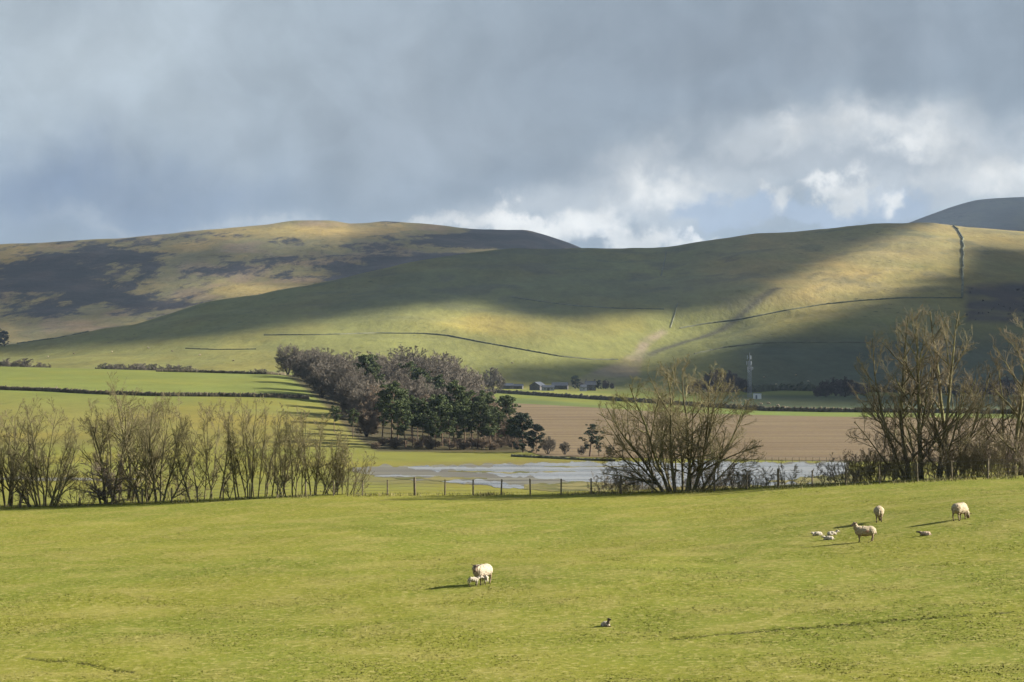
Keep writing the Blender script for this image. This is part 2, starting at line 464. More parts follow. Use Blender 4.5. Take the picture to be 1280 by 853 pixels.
# colours of the valley floor and the hills by land cover, in places toned for sun and shade
YG = (0.125, 0.122, 0.030); GR = (0.088, 0.112, 0.022); DG = (0.050, 0.075, 0.020); TAN = (0.175, 0.135, 0.058); OL = (0.085, 0.088, 0.034)
col = np.ones(Xg.shape + (3,)) * np.array((0.098, 0.112, 0.024))
wob = fbm(Xg / 160, Dg / 160, 31, 4)
wob2 = fbm(Xg / 40, Dg / 70, 33, 4)
# left sloping field: fresh green above, more yellow below
left = sstep(560, 430, PXg) * sstep(640, 700, Dg) * (Dg < 1180)
col = lerpc(col, (0.104, 0.118, 0.028), left)
col = lerpc(col, (0.130, 0.116, 0.030), left * sstep(930, 780, Dg) * 0.9)
col = lerpc(col, (0.118, 0.118, 0.024), sstep(700, 660, Dg))
hillm = sstep(1560, 1720, Dg)
hc = np.ones_like(col) * np.array((0.116, 0.116, 0.034))
up = sstep(430, 350, PYg)
hc = lerpc(hc, OL, up * (0.5 + 0.5 * sstep(-0.2, 0.3, wob)))
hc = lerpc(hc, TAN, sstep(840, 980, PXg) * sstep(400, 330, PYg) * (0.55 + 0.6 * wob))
hc = lerpc(hc, (0.225, 0.172, 0.064), np.exp(-((PXg - 1040) / 150) ** 2 - ((PYg - 345) / 48) ** 2) * 0.75 * (1 + wob2))  # golden light of the sunlit spur painted into the grass colour
hc = lerpc(hc, (0.185, 0.162, 0.045), np.exp(-((PXg - 600) / 80) ** 2 - ((PYg - 404) / 15) ** 2) * 0.8)  # sun patch on the lower slope painted in as yellower grass
hc = lerpc(hc, (0.034, 0.046, 0.033), sstep(870, 960, PXg) * sstep(395, 440, PYg) * 0.85)     # improved grass above the mast, darkened and greyed to deepen its shade
hc = lerpc(hc, (0.060, 0.062, 0.038), sstep(0.12, 0.4, wob2) * up * 0.55)
# bracken and stones along the gully fan
fan = poly_sd(PXg, PYg, [(700, 483), (735, 467), (770, 452), (792, 440), (800, 425), (828, 410), (836, 416), (812, 432), (805, 448), (800, 470), (760, 484)])
hc = lerpc(hc, (0.155, 0.127, 0.080), sstep(-3, 5, fan) * (0.8 + 0.9 * wob2))
hc = lerpc(hc, (0.040, 0.036, 0.028), np.exp(-(gd / 7) ** 2) * sstep(0.35, 0.5, gt) * 0.8)
# heath on the far right flank
heathr = poly_sd(PXg, PYg, [(1206, 356), (1300, 350), (1600, 350), (1600, 420), (1206, 404)])
hc = lerpc(hc, (0.036, 0.029, 0.031), sstep(-4, 8, heathr) * (0.8 + 0.9 * wob2))
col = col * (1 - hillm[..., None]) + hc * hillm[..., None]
# narrow fields between the ploughed land and the hill
def paint(poly, c, f=1.0, soft=2.0):
    global col
    col = lerpc(col, c, sstep(-soft, soft, poly_sd(PXg, PYg, poly)) * f)
paint([(590, 497), (640, 497), (760, 508), (760, 514), (600, 506)], (0.070, 0.088, 0.026), 1, 1.5)
paint([(590, 484), (700, 488), (780, 494), (780, 499), (640, 493), (590, 489)], (0.130, 0.138, 0.034), 1, 1.0)
paint([(840, 513), (1300, 519), (1600, 521), (1600, 525), (1300, 523), (840, 518)], (0.092, 0.118, 0.028), 1, 1.5)
paint([(880, 494), (1060, 494), (1600, 500), (1600, 518), (1060, 514), (880, 508)], (0.036, 0.048, 0.026), 0.9, 2.0)  # strip below the mast, cloud shade put into the field colour
# damp ground beside the flood
damp = poly_sd(PXg, PYg + wob2 * 3, [(420, 585), (520, 579), (760, 576), (1060, 578), (1070, 612), (900, 616), (640, 616), (470, 606), (400, 596)])
col = lerpc(col, (0.098, 0.088, 0.036), sstep(-3, 4, damp) * sstep(-0.25, 0.35, wob2 + 0.1) * 0.85)
# leaf litter beneath the wood, darkened to paint in shade under the crowns
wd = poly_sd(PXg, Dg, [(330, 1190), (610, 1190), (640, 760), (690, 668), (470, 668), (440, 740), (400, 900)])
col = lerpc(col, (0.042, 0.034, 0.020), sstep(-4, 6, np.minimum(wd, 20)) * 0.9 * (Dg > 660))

V = np.stack([Xg, Dg, TZ], -1)
jf = int(np.searchsorted(TD, 1700))
def sub(name, j0, j1, mat):
    v = V[:, j0:j1 + 1].reshape(-1, 3); c = col[:, j0:j1 + 1].reshape(-1, 3)
    o = mesh_np(name, v, grid_faces(len(PX), j1 + 1 - j0), mat, col=c)
    return tag(o, kind='structure')
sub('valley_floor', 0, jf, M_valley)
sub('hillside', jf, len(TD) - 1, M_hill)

# --- the pasture in front
pg, dg = np.meshgrid(FPX, FD, indexing='ij')
fz = field_z(pg, dg)
pyf = HY + (CZ - fz) / dg * F
rm = rut_mask(pg, pyf)
brk = sstep(-0.35, 0.25, fbm(pg / 14, pyf / 14, 77, 3) + 0.15)
soil = np.exp(-(rm / 1.1) ** 2) * brk * (dg < 100)
fz = fz - soil * 0.05
fo = mesh_np('pasture', np.stack([X(pg, dg), dg, fz], -1).reshape(-1, 3), grid_faces(len(FPX), len(FD)), M_grass, extra={'soil': soil.ravel()})
tag(fo, kind='structure')

# short grass blades standing on it
rng = np.random.default_rng(5)
NB = 380000
u = rng.random(NB)
bd = 60 * (185 / 60) ** (u ** 0.9); bp = rng.uniform(-60, 1340, NB)
keep = bd < crest_d(bp) + 6
bd, bp = bd[keep], bp[keep]
bx = X(bp, bd)
dens = fbm(bx / 2.2, bd / 2.2, 51, 3)
keep = rng.random(len(bd)) < sstep(-0.7, 0.3, dens)
bd, bp, bx, dens = bd[keep], bp[keep], bx[keep], dens[keep]
bz = field_z(bp, bd)
n = len(bd)
hh = rng.uniform(0.010, 0.034, n) * (1 + 0.4 * dens); ww = rng.uniform(0.02, 0.05, n); an = rng.uniform(0, 6.283, n); ln = rng.normal(0, 0.05, (n, 2))
B = np.stack([bx, bd, bz - 0.01], 1); dx = np.stack([np.cos(an) * ww, np.sin(an) * ww, np.zeros(n)], 1)
top = B + np.stack([ln[:, 0], ln[:, 1], hh], 1)
gv = np.stack([B - dx, B + dx, top], 1).reshape(-1, 3)
go = mesh_np('grass', gv, np.arange(n * 3).reshape(-1, 3), M_blade, smooth=False, extra={'rnd': np.repeat(rng.random(n), 3)})
tag(go, 'short grazed grass covering the near pasture', 'grass', kind='stuff')

nr = 9000
rp = rng.uniform(-60, 1340, nr); rdd = crest_d(rp) + rng.normal(0.5, 0.9, nr)
ok = rng.random(nr) < sstep(-.5, .5, fbm(rp / 25, rp * 0, 88, 3)); rp, rdd = rp[ok], rdd[ok]; nr = len(rp)
rB = np.stack([X(rp, rdd), rdd, field_z(rp, rdd) - .02], 1); an = rng.uniform(0, 6.283, nr); wd_ = rng.uniform(.01, .03, nr); rh = rng.uniform(.08, .30, nr); ln = rng.normal(0, .07, (nr, 2))
dx = np.stack([np.cos(an) * wd_, np.sin(an) * wd_, wd_ * 0], 1)
rv = np.stack([rB - dx, rB + dx, rB + np.stack([ln[:, 0], ln[:, 1], rh], 1)], 1).reshape(-1, 3)
M_rough = mat_leaf('dry_fence_grass', (0.085, 0.085, 0.022), (0.21, 0.175, 0.075), 1.0)
tag(mesh_np('grass', rv, np.arange(nr * 3).reshape(-1, 3), M_rough, smooth=False, extra={'rnd': np.repeat(rng.random(nr), 3)}), 'longer dry grass along the foot of the fence', 'grass', kind='stuff')

# --- heather moor behind
mpx = np.arange(-320.0, 860.1, 2.0)
m_y = cur((-320, 330), (-100, 312), (0, 306), (80, 302.5), (150, 298.5), (200, 294), (250, 287), (300, 281.5), (340, 277), (380, 274.5), (410, 275), (440, 279), (480, 279), (520, 281), (560, 284), (610, 288), (650, 288), (680, 294), (715, 306), (742, 318), (780, 335), (860, 360))
m_d = cur((-320, 4300), (0, 4500), (400, 5000), (740, 5300), (860, 5300))
NS = 260
MZ = np.zeros((len(mpx), NS)); MD = np.zeros_like(MZ)
for i, p in enumerate(mpx):
    dc = float(c_d(p)); yc = float(c_y(p)); dr = float(m_d(p)); yr = float(m_y(p))
    da = dc + 180; za = CZ - (yc + 16 - HY) * da / F; zr = CZ - (yr - HY) * dr / F
    ds = [da, da + (dr - da) * .3, da + (dr - da) * .62, da + (dr - da) * .85, dr, dr + 250, dr + 900, dr + 2200]
    zs = [za, za + (zr - za) * .24, za + (zr - za) * .60, za + (zr - za) * .86, zr, zr - 10, zr - 90, -40]
    D = np.concatenate([np.linspace(da, dr, 200), np.linspace(dr, dr + 2200, 61)[1:]])
    MD[i] = D; MZ[i] = pchip(ds, zs, D)
mp2 = np.repeat(mpx[:, None], NS, 1); mx = X(mp2, MD)
MZ += (fbm(mx / 500, MD / 600, 61, 4) * 12 + fbm(mx / 90, MD / 160, 63, 3) * 2.5) * sstep(0, 400, MD - (c_d(mp2) + 180))
mpy = HY + (CZ - MZ) / MD * F
# heather: ragged patches stretched along the contours
hn = fbm(mp2 / 60, mpy / 12, 71, 4)
blob = np.zeros_like(hn) - 0.22
def addb(px, py, sx, sy, a):
    global blob
    blob += a * np.exp(-((mp2 - px) / sx) ** 2 - ((mpy - py) / sy) ** 2)
for b in ((70, 345, 130, 24, .52), (150, 318, 90, 12, .42), (110, 372, 100, 14, .42), (225, 379, 55, 8, .42), (80, 392, 60, 8, .34), (0, 335, 60, 30, .15), (570, 302, 120, 11, .55), (640, 298, 70, 12, .42), (560, 330, 100, 9, .6), (500, 342, 60, 9, .62), (430, 355, 40, 6, .45), (700, 312, 40, 7, .45), (300, 340, 70, 9, .26), (370, 330, 60, 8, .22), (300, 298, 70, 6, .20), (400, 288, 70, 9, -.5), (330, 360, 40, 9, -.35), (270, 398, 80, 12, -.35), (60, 312, 80, 5, -.1)):
    addb(*b)
line = np.exp(-(np.abs(mpy - c_y(mp2)) / 9) ** 2) * sstep(395, 470, mp2) * sstep(650, 560, mp2)
heath = hn * 0.42 + blob + line * .35
mc = np.ones(mx.shape + (3,)) * np.array((0.074, 0.068, 0.033))
w3 = fbm(mp2 / 60, mpy / 14, 83, 4)
mc = lerpc(mc, (0.120, 0.096, 0.040), sstep(-0.1, 0.45, w3) * 0.75)
mc = lerpc(mc, (0.200, 0.155, 0.052), (np.exp(-((mp2 - 370) / 70) ** 2 - ((mpy - 287) / 9) ** 2) + 0.8 * np.exp(-((mp2 - 300) / 45) ** 2 - ((mpy - 362) / 9) ** 2)) * 0.8)  # sunlit ridge and lower band painted in as brighter gold
mc = lerpc(mc, (0.110, 0.075, 0.060), sstep(0.0, 0.4, -w3) * 0.45)
tag(mesh_np('moorland_hill', np.stack([mx, MD, MZ], -1).reshape(-1, 3), grid_faces(len(mpx), NS), M_moor, col=mc.reshape(-1, 3), extra={'heath': heath.ravel()}), kind='structure')

# --- dark mountain far away on the right
qx = np.arange(1060.0, 1900.1, 6.0)
q_y = cur((1060, 320), (1100, 290), (1135, 277.5), (1165, 267), (1195, 256.5), (1225, 249), (1250, 247), (1285, 246), (1350, 245), (1500, 265), (1700, 310), (1900, 400))
QD = np.concatenate([np.linspace(5600, 7600, 120), np.linspace(7600, 9300, 50)[1:]])
q2, qd = np.meshgrid(qx, QD, indexing='ij')
zr = CZ - (q_y(q2) - HY) * 7600 / F
t = (qd - 5600) / 2000
qz = np.where(t <= 1, -40 + (zr + 40) * np.clip(1.08 * t - 0.08 * t * t, 0, 1), zr - ((qd - 7600) / 1700) ** 1.3 * (zr + 40))
qz = qz + fbm(X(q2, qd) / 500, qd / 500, 91, 4) * 10
mq = np.ones(q2.shape + (3,)) * np.array((0.060, 0.055, 0.050))
mq = lerpc(mq, (0.095, 0.085, 0.055), sstep(-0.1, 0.5, fbm(q2 / 40, qd / 300, 93, 4)) * 0.7)
tag(mesh_np('mountain', np.stack([X(q2, qd), qd, qz], -1).reshape(-1, 3), grid_faces(len(qx), len(QD)), M_mount, col=mq.reshape(-1, 3)), kind='structure')
# --- wide ground sheet beneath everything, out to the horizon
gx, gy = np.meshgrid(np.linspace(-5400, 5400, 60), np.linspace(-300, 9500, 60), indexing='ij')
tag(mesh_np('ground', np.stack([gx, gy, np.full_like(gx, -45.0)], -1).reshape(-1, 3), grid_faces(60, 60), M_valley, col=np.ones((3600, 3)) * np.array((0.09, 0.10, 0.03))), kind='structure')

# ---------------------------------------------------------------- sheets on the valley floor
def strip(name, px0, px1, ynear, yfar, mat, rows=14, step=3.0, dz=0.10, rag=0.0, seed=0):
    pxs = np.arange(px0, px1 + 0.1, step); vs = []
    for p in pxs:
        yn = float(ynear(p)); yf = float(yfar(p))
        if rag:
            e = min(1.0, (p - px0) / 30, (px1 - p) / 30)
            yn += float(fbm(p / 13, 0.0, seed, 6)) * rag * e; yf += float(fbm(p / 13, 9.0, seed + 5, 6)) * rag * e
            yf = min(yf, yn - 0.05)
        dn = T_hit(p, yn); df = T_hit(p, yf)
        for k in range(rows):
            d = dn + (df - dn) * k / (rows - 1)
            vs.append((float(X(p, d)), d, float(T_z(p, d)) + dz))
    o = mesh_np(name, np.array(vs), grid_faces(len(pxs), rows), mat)
    return tag(o, kind='structure')
strip('ploughed_field', 600, 1590, cur((600, 545), (640, 556), (680, 570), (760, 572.5), (900, 574.5), (1060, 577), (1590, 580)), cur((600, 503), (640, 504.5), (760, 511), (840, 516), (900, 518), (1060, 521.5), (1300, 524), (1590, 527)), M_plough, 60, 4.0, 0.12)
strip('mud', 440, 1062, cur((440, 590), (520, 600), (700, 611), (1062, 606)), cur((440, 585), (470, 583), (520, 581.5), (1062, 578)), M_mud, 16, 3, 0.03, 4, 11)
strip('water', 510, 1058, cur((510, 585.5), (560, 590), (620, 594), (700, 600), (760, 604), (860, 607), (960, 606), (1058, 603)), cur((510, 584), (530, 583.2), (600, 582.5), (640, 581.5), (760, 578.5), (900, 578), (1058, 579.5)), M_water, 24, 1.2, 0.05, 5.0, 3)
strip('water', 552, 672, cur((552, 602.5), (600, 606), (640, 611), (672, 611)), cur((552, 602), (600, 600), (640, 605), (672, 610.5)), M_water, 10, 1.2, 0.055, 4.0, 8)
strip('water', 468, 545, cur((468, 596), (505, 596.5), (545, 596)), cur((468, 595.3), (505, 594.2), (545, 595.3)), M_water, 6, 1.2, 0.055, 2.0, 18)
strip('grass_bank', 495, 610, cur((495, 599), (560, 601), (610, 599)), cur((495, 597.5), (560, 596.5), (610, 598)), M_bank, 8, 1.2, 0.07, 3.0, 40)
strip('grass_bank', 560, 720, cur((560, 590), (640, 592), (720, 590)), cur((560, 589.2), (640, 590.2), (720, 589.4)), M_bank, 6, 1.2, 0.07, 1.6, 41)
strip('grass_bank', 655, 800, cur((655, 612), (720, 614), (800, 612)), cur((655, 606), (720, 603.5), (800, 607)), M_bank, 8, 1.2, 0.07, 4.0, 42)
strip('grass_bank', 960, 1075, cur((960, 603), (1010, 605), (1075, 606)), cur((960, 601.5), (1010, 597), (1075, 592)), M_bank, 10, 1.2, 0.07, 4.0, 43)
strip('grass_bank', 680, 790, cur((680, 584), (730, 584.5), (790, 583.5)), cur((680, 583.4), (730, 583.2), (790, 583.0)), M_bank, 6, 1.2, 0.07, 1.2, 44)
strip('mud', -40, 180, cur((-40, 598), (60, 601), (180, 600)), cur((-40, 596.5), (60, 597), (180, 599)), M_mud, 8, 2, 0.03, 1.5, 24)
rngp = np.random.default_rng(3)

# ---------------------------------------------------------------- branching trees
def norm(v): return v / np.maximum(np.linalg.norm(v, axis=-1, keepdims=True), 1e-9)
def grow(r, P0, D0, L, S, wander, up):
    n = len(P0); P = np.zeros((n, S, 3)); P[:, 0] = P0; d = norm(D0)
    for s in range(1, S):
        d = norm(d + r.normal(0, wander, (n, 3)) + np.array([0, 0, up]))
        P[:, s] = P[:, s - 1] + d * (L / (S - 1))[:, None]
    return P
def spawn(r, P, R, L, k, t0, t1, ang, lf, rf, flat=0.0):
    n, S = P.shape[:2]
    t = (t0 + (t1 - t0) * (np.arange(k)[None] + r.random((n, k))) / k)
    f = t * (S - 1); j = np.clip(f.astype(int), 0, S - 2); f = f - j
    ii = np.repeat(np.arange(n)[:, None], k, 1)
    a = P[ii, j]; b = P[ii, j + 1]
    pos = a + (b - a) * f[..., None]; tan = norm(b - a)
    q = r.normal(0, 1, (n, k, 3)); q[..., 2] *= (1 - flat)
    perp = norm(q - (q * tan).sum(-1, keepdims=True) * tan)
    an = np.radians(r.normal(ang[0], ang[1], (n, k)))[..., None]
    d = tan * np.cos(an) + perp * np.sin(an)
    l = L[:, None] * lf * (1.15 - 0.6 * t) * r.uniform(0.65, 1.25, (n, k))
    rr = (R[ii, j] * (1 - f) + R[ii, j + 1] * f) * rf
    return pos.reshape(-1, 3), d.reshape(-1, 3), l.ravel(), rr.ravel()
def taper(r0, S, end=0.35): return r0[:, None] * np.linspace(1, end, S)[None]
def tubes(P, R, k):
    n, S = P.shape[:2]
    T = np.zeros_like(P); T[:, 1:-1] = P[:, 2:] - P[:, :-2]; T[:, 0] = P[:, 1] - P[:, 0]; T[:, -1] = P[:, -1] - P[:, -2]
    T = norm(T); ref = np.where(np.abs(T[:, :1, 2:3]) > 0.8, np.array([1.0, 0.1, 0]), np.array([0.05, 0.1, 1.0]))
    U = norm(np.cross(T, np.broadcast_to(ref, T.shape))); W = np.cross(T, U)
    a = np.arange(k) * 2 * math.pi / k
    V = P[:, :, None] + R[:, :, None, None] * (U[:, :, None] * np.cos(a)[None, None, :, None] + W[:, :, None] * np.sin(a)[None, None, :, None])
    base = (np.arange(n)[:, None, None] * S + np.arange(S - 1)[None, :, None]) * k
    m = np.arange(k)[None, None]; m2 = (m + 1) % k
    Q = np.stack([base + m, base + m2, base + k + m2, base + k + m], -1).reshape(-1, 4)
    return V.reshape(-1, 3), Q
def cat(parts):
    V = []; Q = []; o = 0
    for v, q in parts: V.append(v); Q.append(q + o); o += len(v)
    return np.concatenate(V), np.concatenate(Q)

def squeeze(P, env, jit=.20):
    """shorten the branches that would leave the crown's rounded outline"""
    if env is None: return P
    c = np.array(env[:3]); rr = np.array(env[3:]); k = np.ones((len(P), 1, 1)); B = P[:, :1]
    h = vnoise(np.arange(len(P)) * 7.31, P[:, 0, 2] * 3.7, 5)
    lim = 1.0 + jit * (h - .5)
    for _ in range(9):
        q = (B[:, 0] + (P[:, -1] - B[:, 0]) * k[:, :, 0] - c) / rr
        q[:, 2] = np.where(q[:, 2] < 0, q[:, 2] * .5, q[:, 2])
        f = np.linalg.norm(q, axis=-1)
        k = np.where((f > lim)[:, None, None], np.maximum(k * .82, .16), k)
    return B + (P - B) * k
def bare(r, stems, levels, sides=6, min_r=0.006, env=None, jit=.2):
    """stems: (x, y, lean_x, lean_y, length, radius); levels: dicts. Returns (trunk mesh, twig mesh)"""
    st = np.array(stems, float)
    P = grow(r, np.stack([st[:, 0], st[:, 1], np.full(len(st), -0.4)], 1), np.stack([st[:, 2], st[:, 3], np.ones(len(st))], 1), st[:, 4] + 0.4, 9, levels[0]['w'], levels[0]['up']); P = squeeze(P, env, jit)
    R = taper(st[:, 5], 9, 0.22); L = st[:, 4]
    thick = [tubes(P, R, sides)]; thin = []
    for i, lv in enumerate(levels[1:]):
        p, d, l, rr = spawn(r, P, R, L, lv['k'], lv.get('t0', 0.2), lv.get('t1', 1.0), lv['a'], lv['l'], lv.get('r', 0.6), lv.get('flat', 0))
        S = lv.get('S', 5)
        P = squeeze(grow(r, p, d, l, S, lv['w'], lv['up']), env, jit); R = np.maximum(taper(rr, S, 0.4), lv.get('min', min_r)); L = np.maximum(np.linalg.norm(P[:, -1] - P[:, 0], axis=1), l * .35)
        (thick if lv.get('thick') else thin).append(tubes(P, R, lv.get('sides', 3)))
    return cat(thick), cat(thin)

def tree_obj(name, meshes, tmat, cmat, loc, label, cat_='tree', group=None, rz=0.0, s=1.0):
    e = empty(name, loc, rz); e.scale = (s, s, s)
    mesh_np('trunk', *meshes[0], tmat, e); mesh_np('crown', *meshes[1], cmat, e)
    tag(e, label, cat_, group)
    return e

def near_tree(px, depth_off, stems, levels, seed, label, group, twig=None, bark=None, name='bare_tree', cat_='tree', hs=1.0, env=None):
    r = np.random.default_rng(seed)
    stems = [(a, b, c_, e_, l * hs, q * (.5 + .5 * hs)) for a, b, c_, e_, l, q in stems]
    d = float(crest_d(px)) + depth_off
    return tree_obj(name, bare(r, stems, levels, env=env), bark or M_bark_n, twig or M_twig_n, atF(px, d), label, cat_, group)

def lv_std(k1=9, k2=7, k3=6, k4=3, up=0.05, a=38, l1=0.52):
    return [dict(w=0.07, up=0.05),
            dict(k=k1, t0=0.12, a=(a, 10), l=l1, w=0.10, up=up, S=7, r=0.6, thick=True, sides=5),
            dict(k=k2, t0=0.15, a=(38, 12), l=0.46, w=0.12, up=up, S=5, r=0.62, sides=4),
            dict(k=k3, t0=0.15, a=(40, 14), l=0.48, w=0.14, up=up, S=4, r=0.62, sides=3),
            dict(k=k4, t0=0.1, a=(38, 14), l=0.55, w=0.12, up=up, S=3, r=0.65, min=0.0037, sides=3)]
def fanstems(r, n, width, lean, h0, h1, rad, bias=0.0):
    out = []
    for i in range(n):
        t = (i + 0.5) / n * 2 - 1
        out.append((t * width / 2 + r.normal(0, 0.1), r.normal(0, 0.35), t * lean + bias + r.normal(0, 0.06), r.normal(0, lean * 0.45), r.uniform(h0, h1) * (1 - 0.18 * abs(t)), rad * r.uniform(0.7, 1.15)))
    return out
R0 = np.random.default_rng(42)
G_l = 'bare trees behind the fence on the left'
# the tree with several trunks in the middle
H_stems = [(.3, .3, .02, .35, 9.8, .11), (.7, -.2, .48, -.2, 9.4, .10), (-.6, .2, -.9, .1, 8.2, .10), (-0.75, 0, -0.66, 0.1, 8.8, .13), (-0.5, .2, -0.38, -.15, 9.4, .15), (-0.2, -.2, -0.16, .15, 9.8, .15), (0.75, -.1, 0.10, .1, 9.6, .16), (0.9, .2, 0.34, -.15, 9.4, .14), (1.1, 0, 0.66, .2, 8.6, .12), (-0.9, .3, -1.25, -.3, 6.4, .08), (1.2, .1, 1.3, .1, 6.0, .08), (0.4, -.3, 0.2, -.5, 8.2, .10), (-.3, .4, -.3, .5, 8.2, .10)]
near_tree(848, 2.0, H_stems, lv_std(11, 8, 7, 4, 0.035, 44, .47), 7, 'wide bare tree with several olive trunks fanning from the fence beside the flood', 'bare trees behind the fence at the right', hs=.80, env=(0.1, 0, 4.1, 5.5, 4.4, 4.8))
I_stems = [(-0.9, 0, -0.18, .1, 10.8, .16), (-0.1, .3, -0.04, -.1, 11.8, .19), (0.9, .2, 0.07, -.1, 11.2, .15), (1.6, 0, 0.13, .1, 11.2, .17), (-1.0, .2, -0.50, .2, 9.6, .11), (1.7, .1, 0.48, .2, 9.2, .11), (-0.9, 0, -1.25, -.1, 6.4, .08), (0.2, .5, -.3, .4, 10, .11), (0.9, -.3, .28, -.35, 10, .11), (1.8, .1, 1.0, .1, 6.8, .08)]
near_tree(1155, 5.5, I_stems, lv_std(13, 8, 6, 4, 0.055, 42, .40), 11, 'tallest bare tree, with upright trunks, above the fence corner at the right', 'bare trees behind the fence at the right', M_twig_r, hs=.98, env=(0.2, 0, 5.4, 5.3, 4.2, 5.9))
J_stems = [(-0.1, 0, -0.06, .1, 9.0, .16), (0.35, .2, 0.06, -.1, 8.6, .13), (-0.2, .3, -.30, .2, 6.8, .10), (0.3, 0, .4, .1, 6.6, .1), (0.1, .3, .15, .35, 7.6, .1)]
near_tree(1268, 5.5, J_stems, lv_std(12, 8, 6, 4, 0.055, 42, .40), 13, 'tall bare tree cut by the right edge of the picture', 'bare trees behind the fence at the right', M_twig_r, hs=1.05, env=(0.2, 0, 5.4, 2.6, 2.6, 5.2))
# left hedge trees
near_tree(8, 3.0, fanstems(R0, 6, 1.4, .42, 6.6, 7.8, .12), lv_std(10, 7, 7, 4, 0.04), 17, 'broad bare tree cut by the left edge of the picture', G_l, env=(0, 0, 4.0, 2.6, 2.4, 4.0))
near_tree(55, 1.2, fanstems(R0, 11, 1.6, .62, 6.4, 7.6, .08), lv_std(9, 7, 6, 4, 0.05, 36, .42), 19, 'fan shaped bare tree of many thin stems second from the left edge', G_l, env=(0, 0, 3.7, 2.5, 2.3, 3.9))
near_tree(152, 6.0, fanstems(R0, 5, 1.0, .50, 7.8, 9.0, .13), lv_std(11, 8, 7, 4, 0.04), 23, 'tallest bare tree of the left row, rising behind the thorn bush', G_l, env=(0, 0, 4.6, 3.1, 2.8, 4.6))
near_tree(194, 2.0, fanstems(R0, 7, 1.8, .55, 6.2, 7.6, .11), lv_std(10, 7, 7, 4, 0.04), 29, 'dense bare tree just right of the thorn bush', G_l, env=(0.1, 0, 3.6, 2.7, 2.4, 3.8))
near_tree(250, 2.2, fanstems(R0, 4, 1.2, .28, 5.8, 6.8, .07), lv_std(10, 7, 6, 4, 0.07, 32, .36), 31, 'thin bare sapling clump with slender leaning stems', G_l)
near_tree(269, 2.6, fanstems(R0, 2, 0.5, .16, 6.4, 7.0, .08), lv_std(11, 7, 6, 4, 0.07, 32, .36), 37, 'slim twin stemmed bare tree beside the sapling clump', G_l)
near_tree(322, 2.2, fanstems(R0, 14, 3.4, .32, 6.0, 7.2, .07), lv_std(9, 7, 6, 3, 0.07, 30, .34), 41, 'dense coppice of upright dark stems near the middle of the left row', G_l, env=(0, 0, 3.6, 2.6, 2.2, 3.8))
near_tree(385, 2.2, fanstems(R0, 13, 3.6, .34, 5.0, 6.2, .06, .06), lv_std(9, 7, 6, 3, 0.07, 32, .36), 43, 'lower coppice at the right end of the left row', G_l, env=(0.2, 0, 3.0, 2.7, 2.2, 3.2))
near_tree(430, 2.0, fanstems(R0, 12, 1.6, .60, 2.2, 3.4, .04, .1), lv_std(7, 6, 5, 3, 0.08, 32, .45), 47, 'low scrubby bare shrub where the left row of trees ends', 'bare shrubs along the fence', name='bare_shrub', cat_='shrub')
lt = lv_std(9, 8, 7, 4, -0.01, 52, .55)
near_tree(131, 1.4, [(0, 0, .08, 0, 2.6, .14), (0.25, .2, .5, .1, 2.8, .10), (-.15, .1, -.55, .1, 2.8, .10), (0.4, 0, .25, -.2, 2.8, .08), (.1, .3, -.1, .4, 2.8, .08)], lt, 53, 'low round thorn bush with purplish twigs in the left row', 'bare shrubs along the fence', M_twig_d, name='thorn_bush', cat_='shrub')
def shrub(px, off, w, h, seed, label, twig=None, n=9, lean=.7):
    r = np.random.default_rng(seed)
    near_tree(px, off, fanstems(r, n, w, lean, h * 0.75, h, .03), lv_std(7, 6, 5, 2, 0.04, 36, .5), seed, label, 'bare shrubs along the fence', twig or M_twig_r, name='bare_shrub', cat_='shrub')
shrub(170, 2.6, 2.0, 2.3, 61, 'brown scrub under the dense tree beside the thorn bush')
shrub(100, 3.0, 2.0, 2.0, 62, 'thin brown scrub left of the thorn bush')
shrub(225, 3.5, 2.0, 1.8, 63, 'brown scrub at the foot of the sapling clump')
shrub(792, 1.6, 2.2, 1.7, 64, 'brown shrub against the fence just left of the wide tree')
shrub(902, 1.8, 2.4, 1.9, 65, 'brown shrub against the fence just right of the wide tree')
shrub(930, 2.2, 1.8, 1.3, 66, 'smallest brown shrub between the wide tree and the open flood')
shrub(980, 2.0, 1.5, 1.7, 67, 'thin leafless shrub alone in front of the flood water', n=7)
shrub(1075, 2.5, 2.6, 1.7, 68, 'brown shrub left of the foot of the tallest right tree')
shrub(1112, 3.5, 2.4, 2.4, 69, 'large brown shrub left of the upright trunks', n=14)
shrub(1212, 3.0, 2.6, 2.6, 70, 'dense brown shrub between the two right trees', n=14)
shrub(1242, 3.4, 2.4, 2.9, 71, 'tall brown shrub beside the tree at the right edge', n=14)
shrub(1192, 4.0, 2.0, 2.2, 72, 'brown shrub close behind the upright trunks')

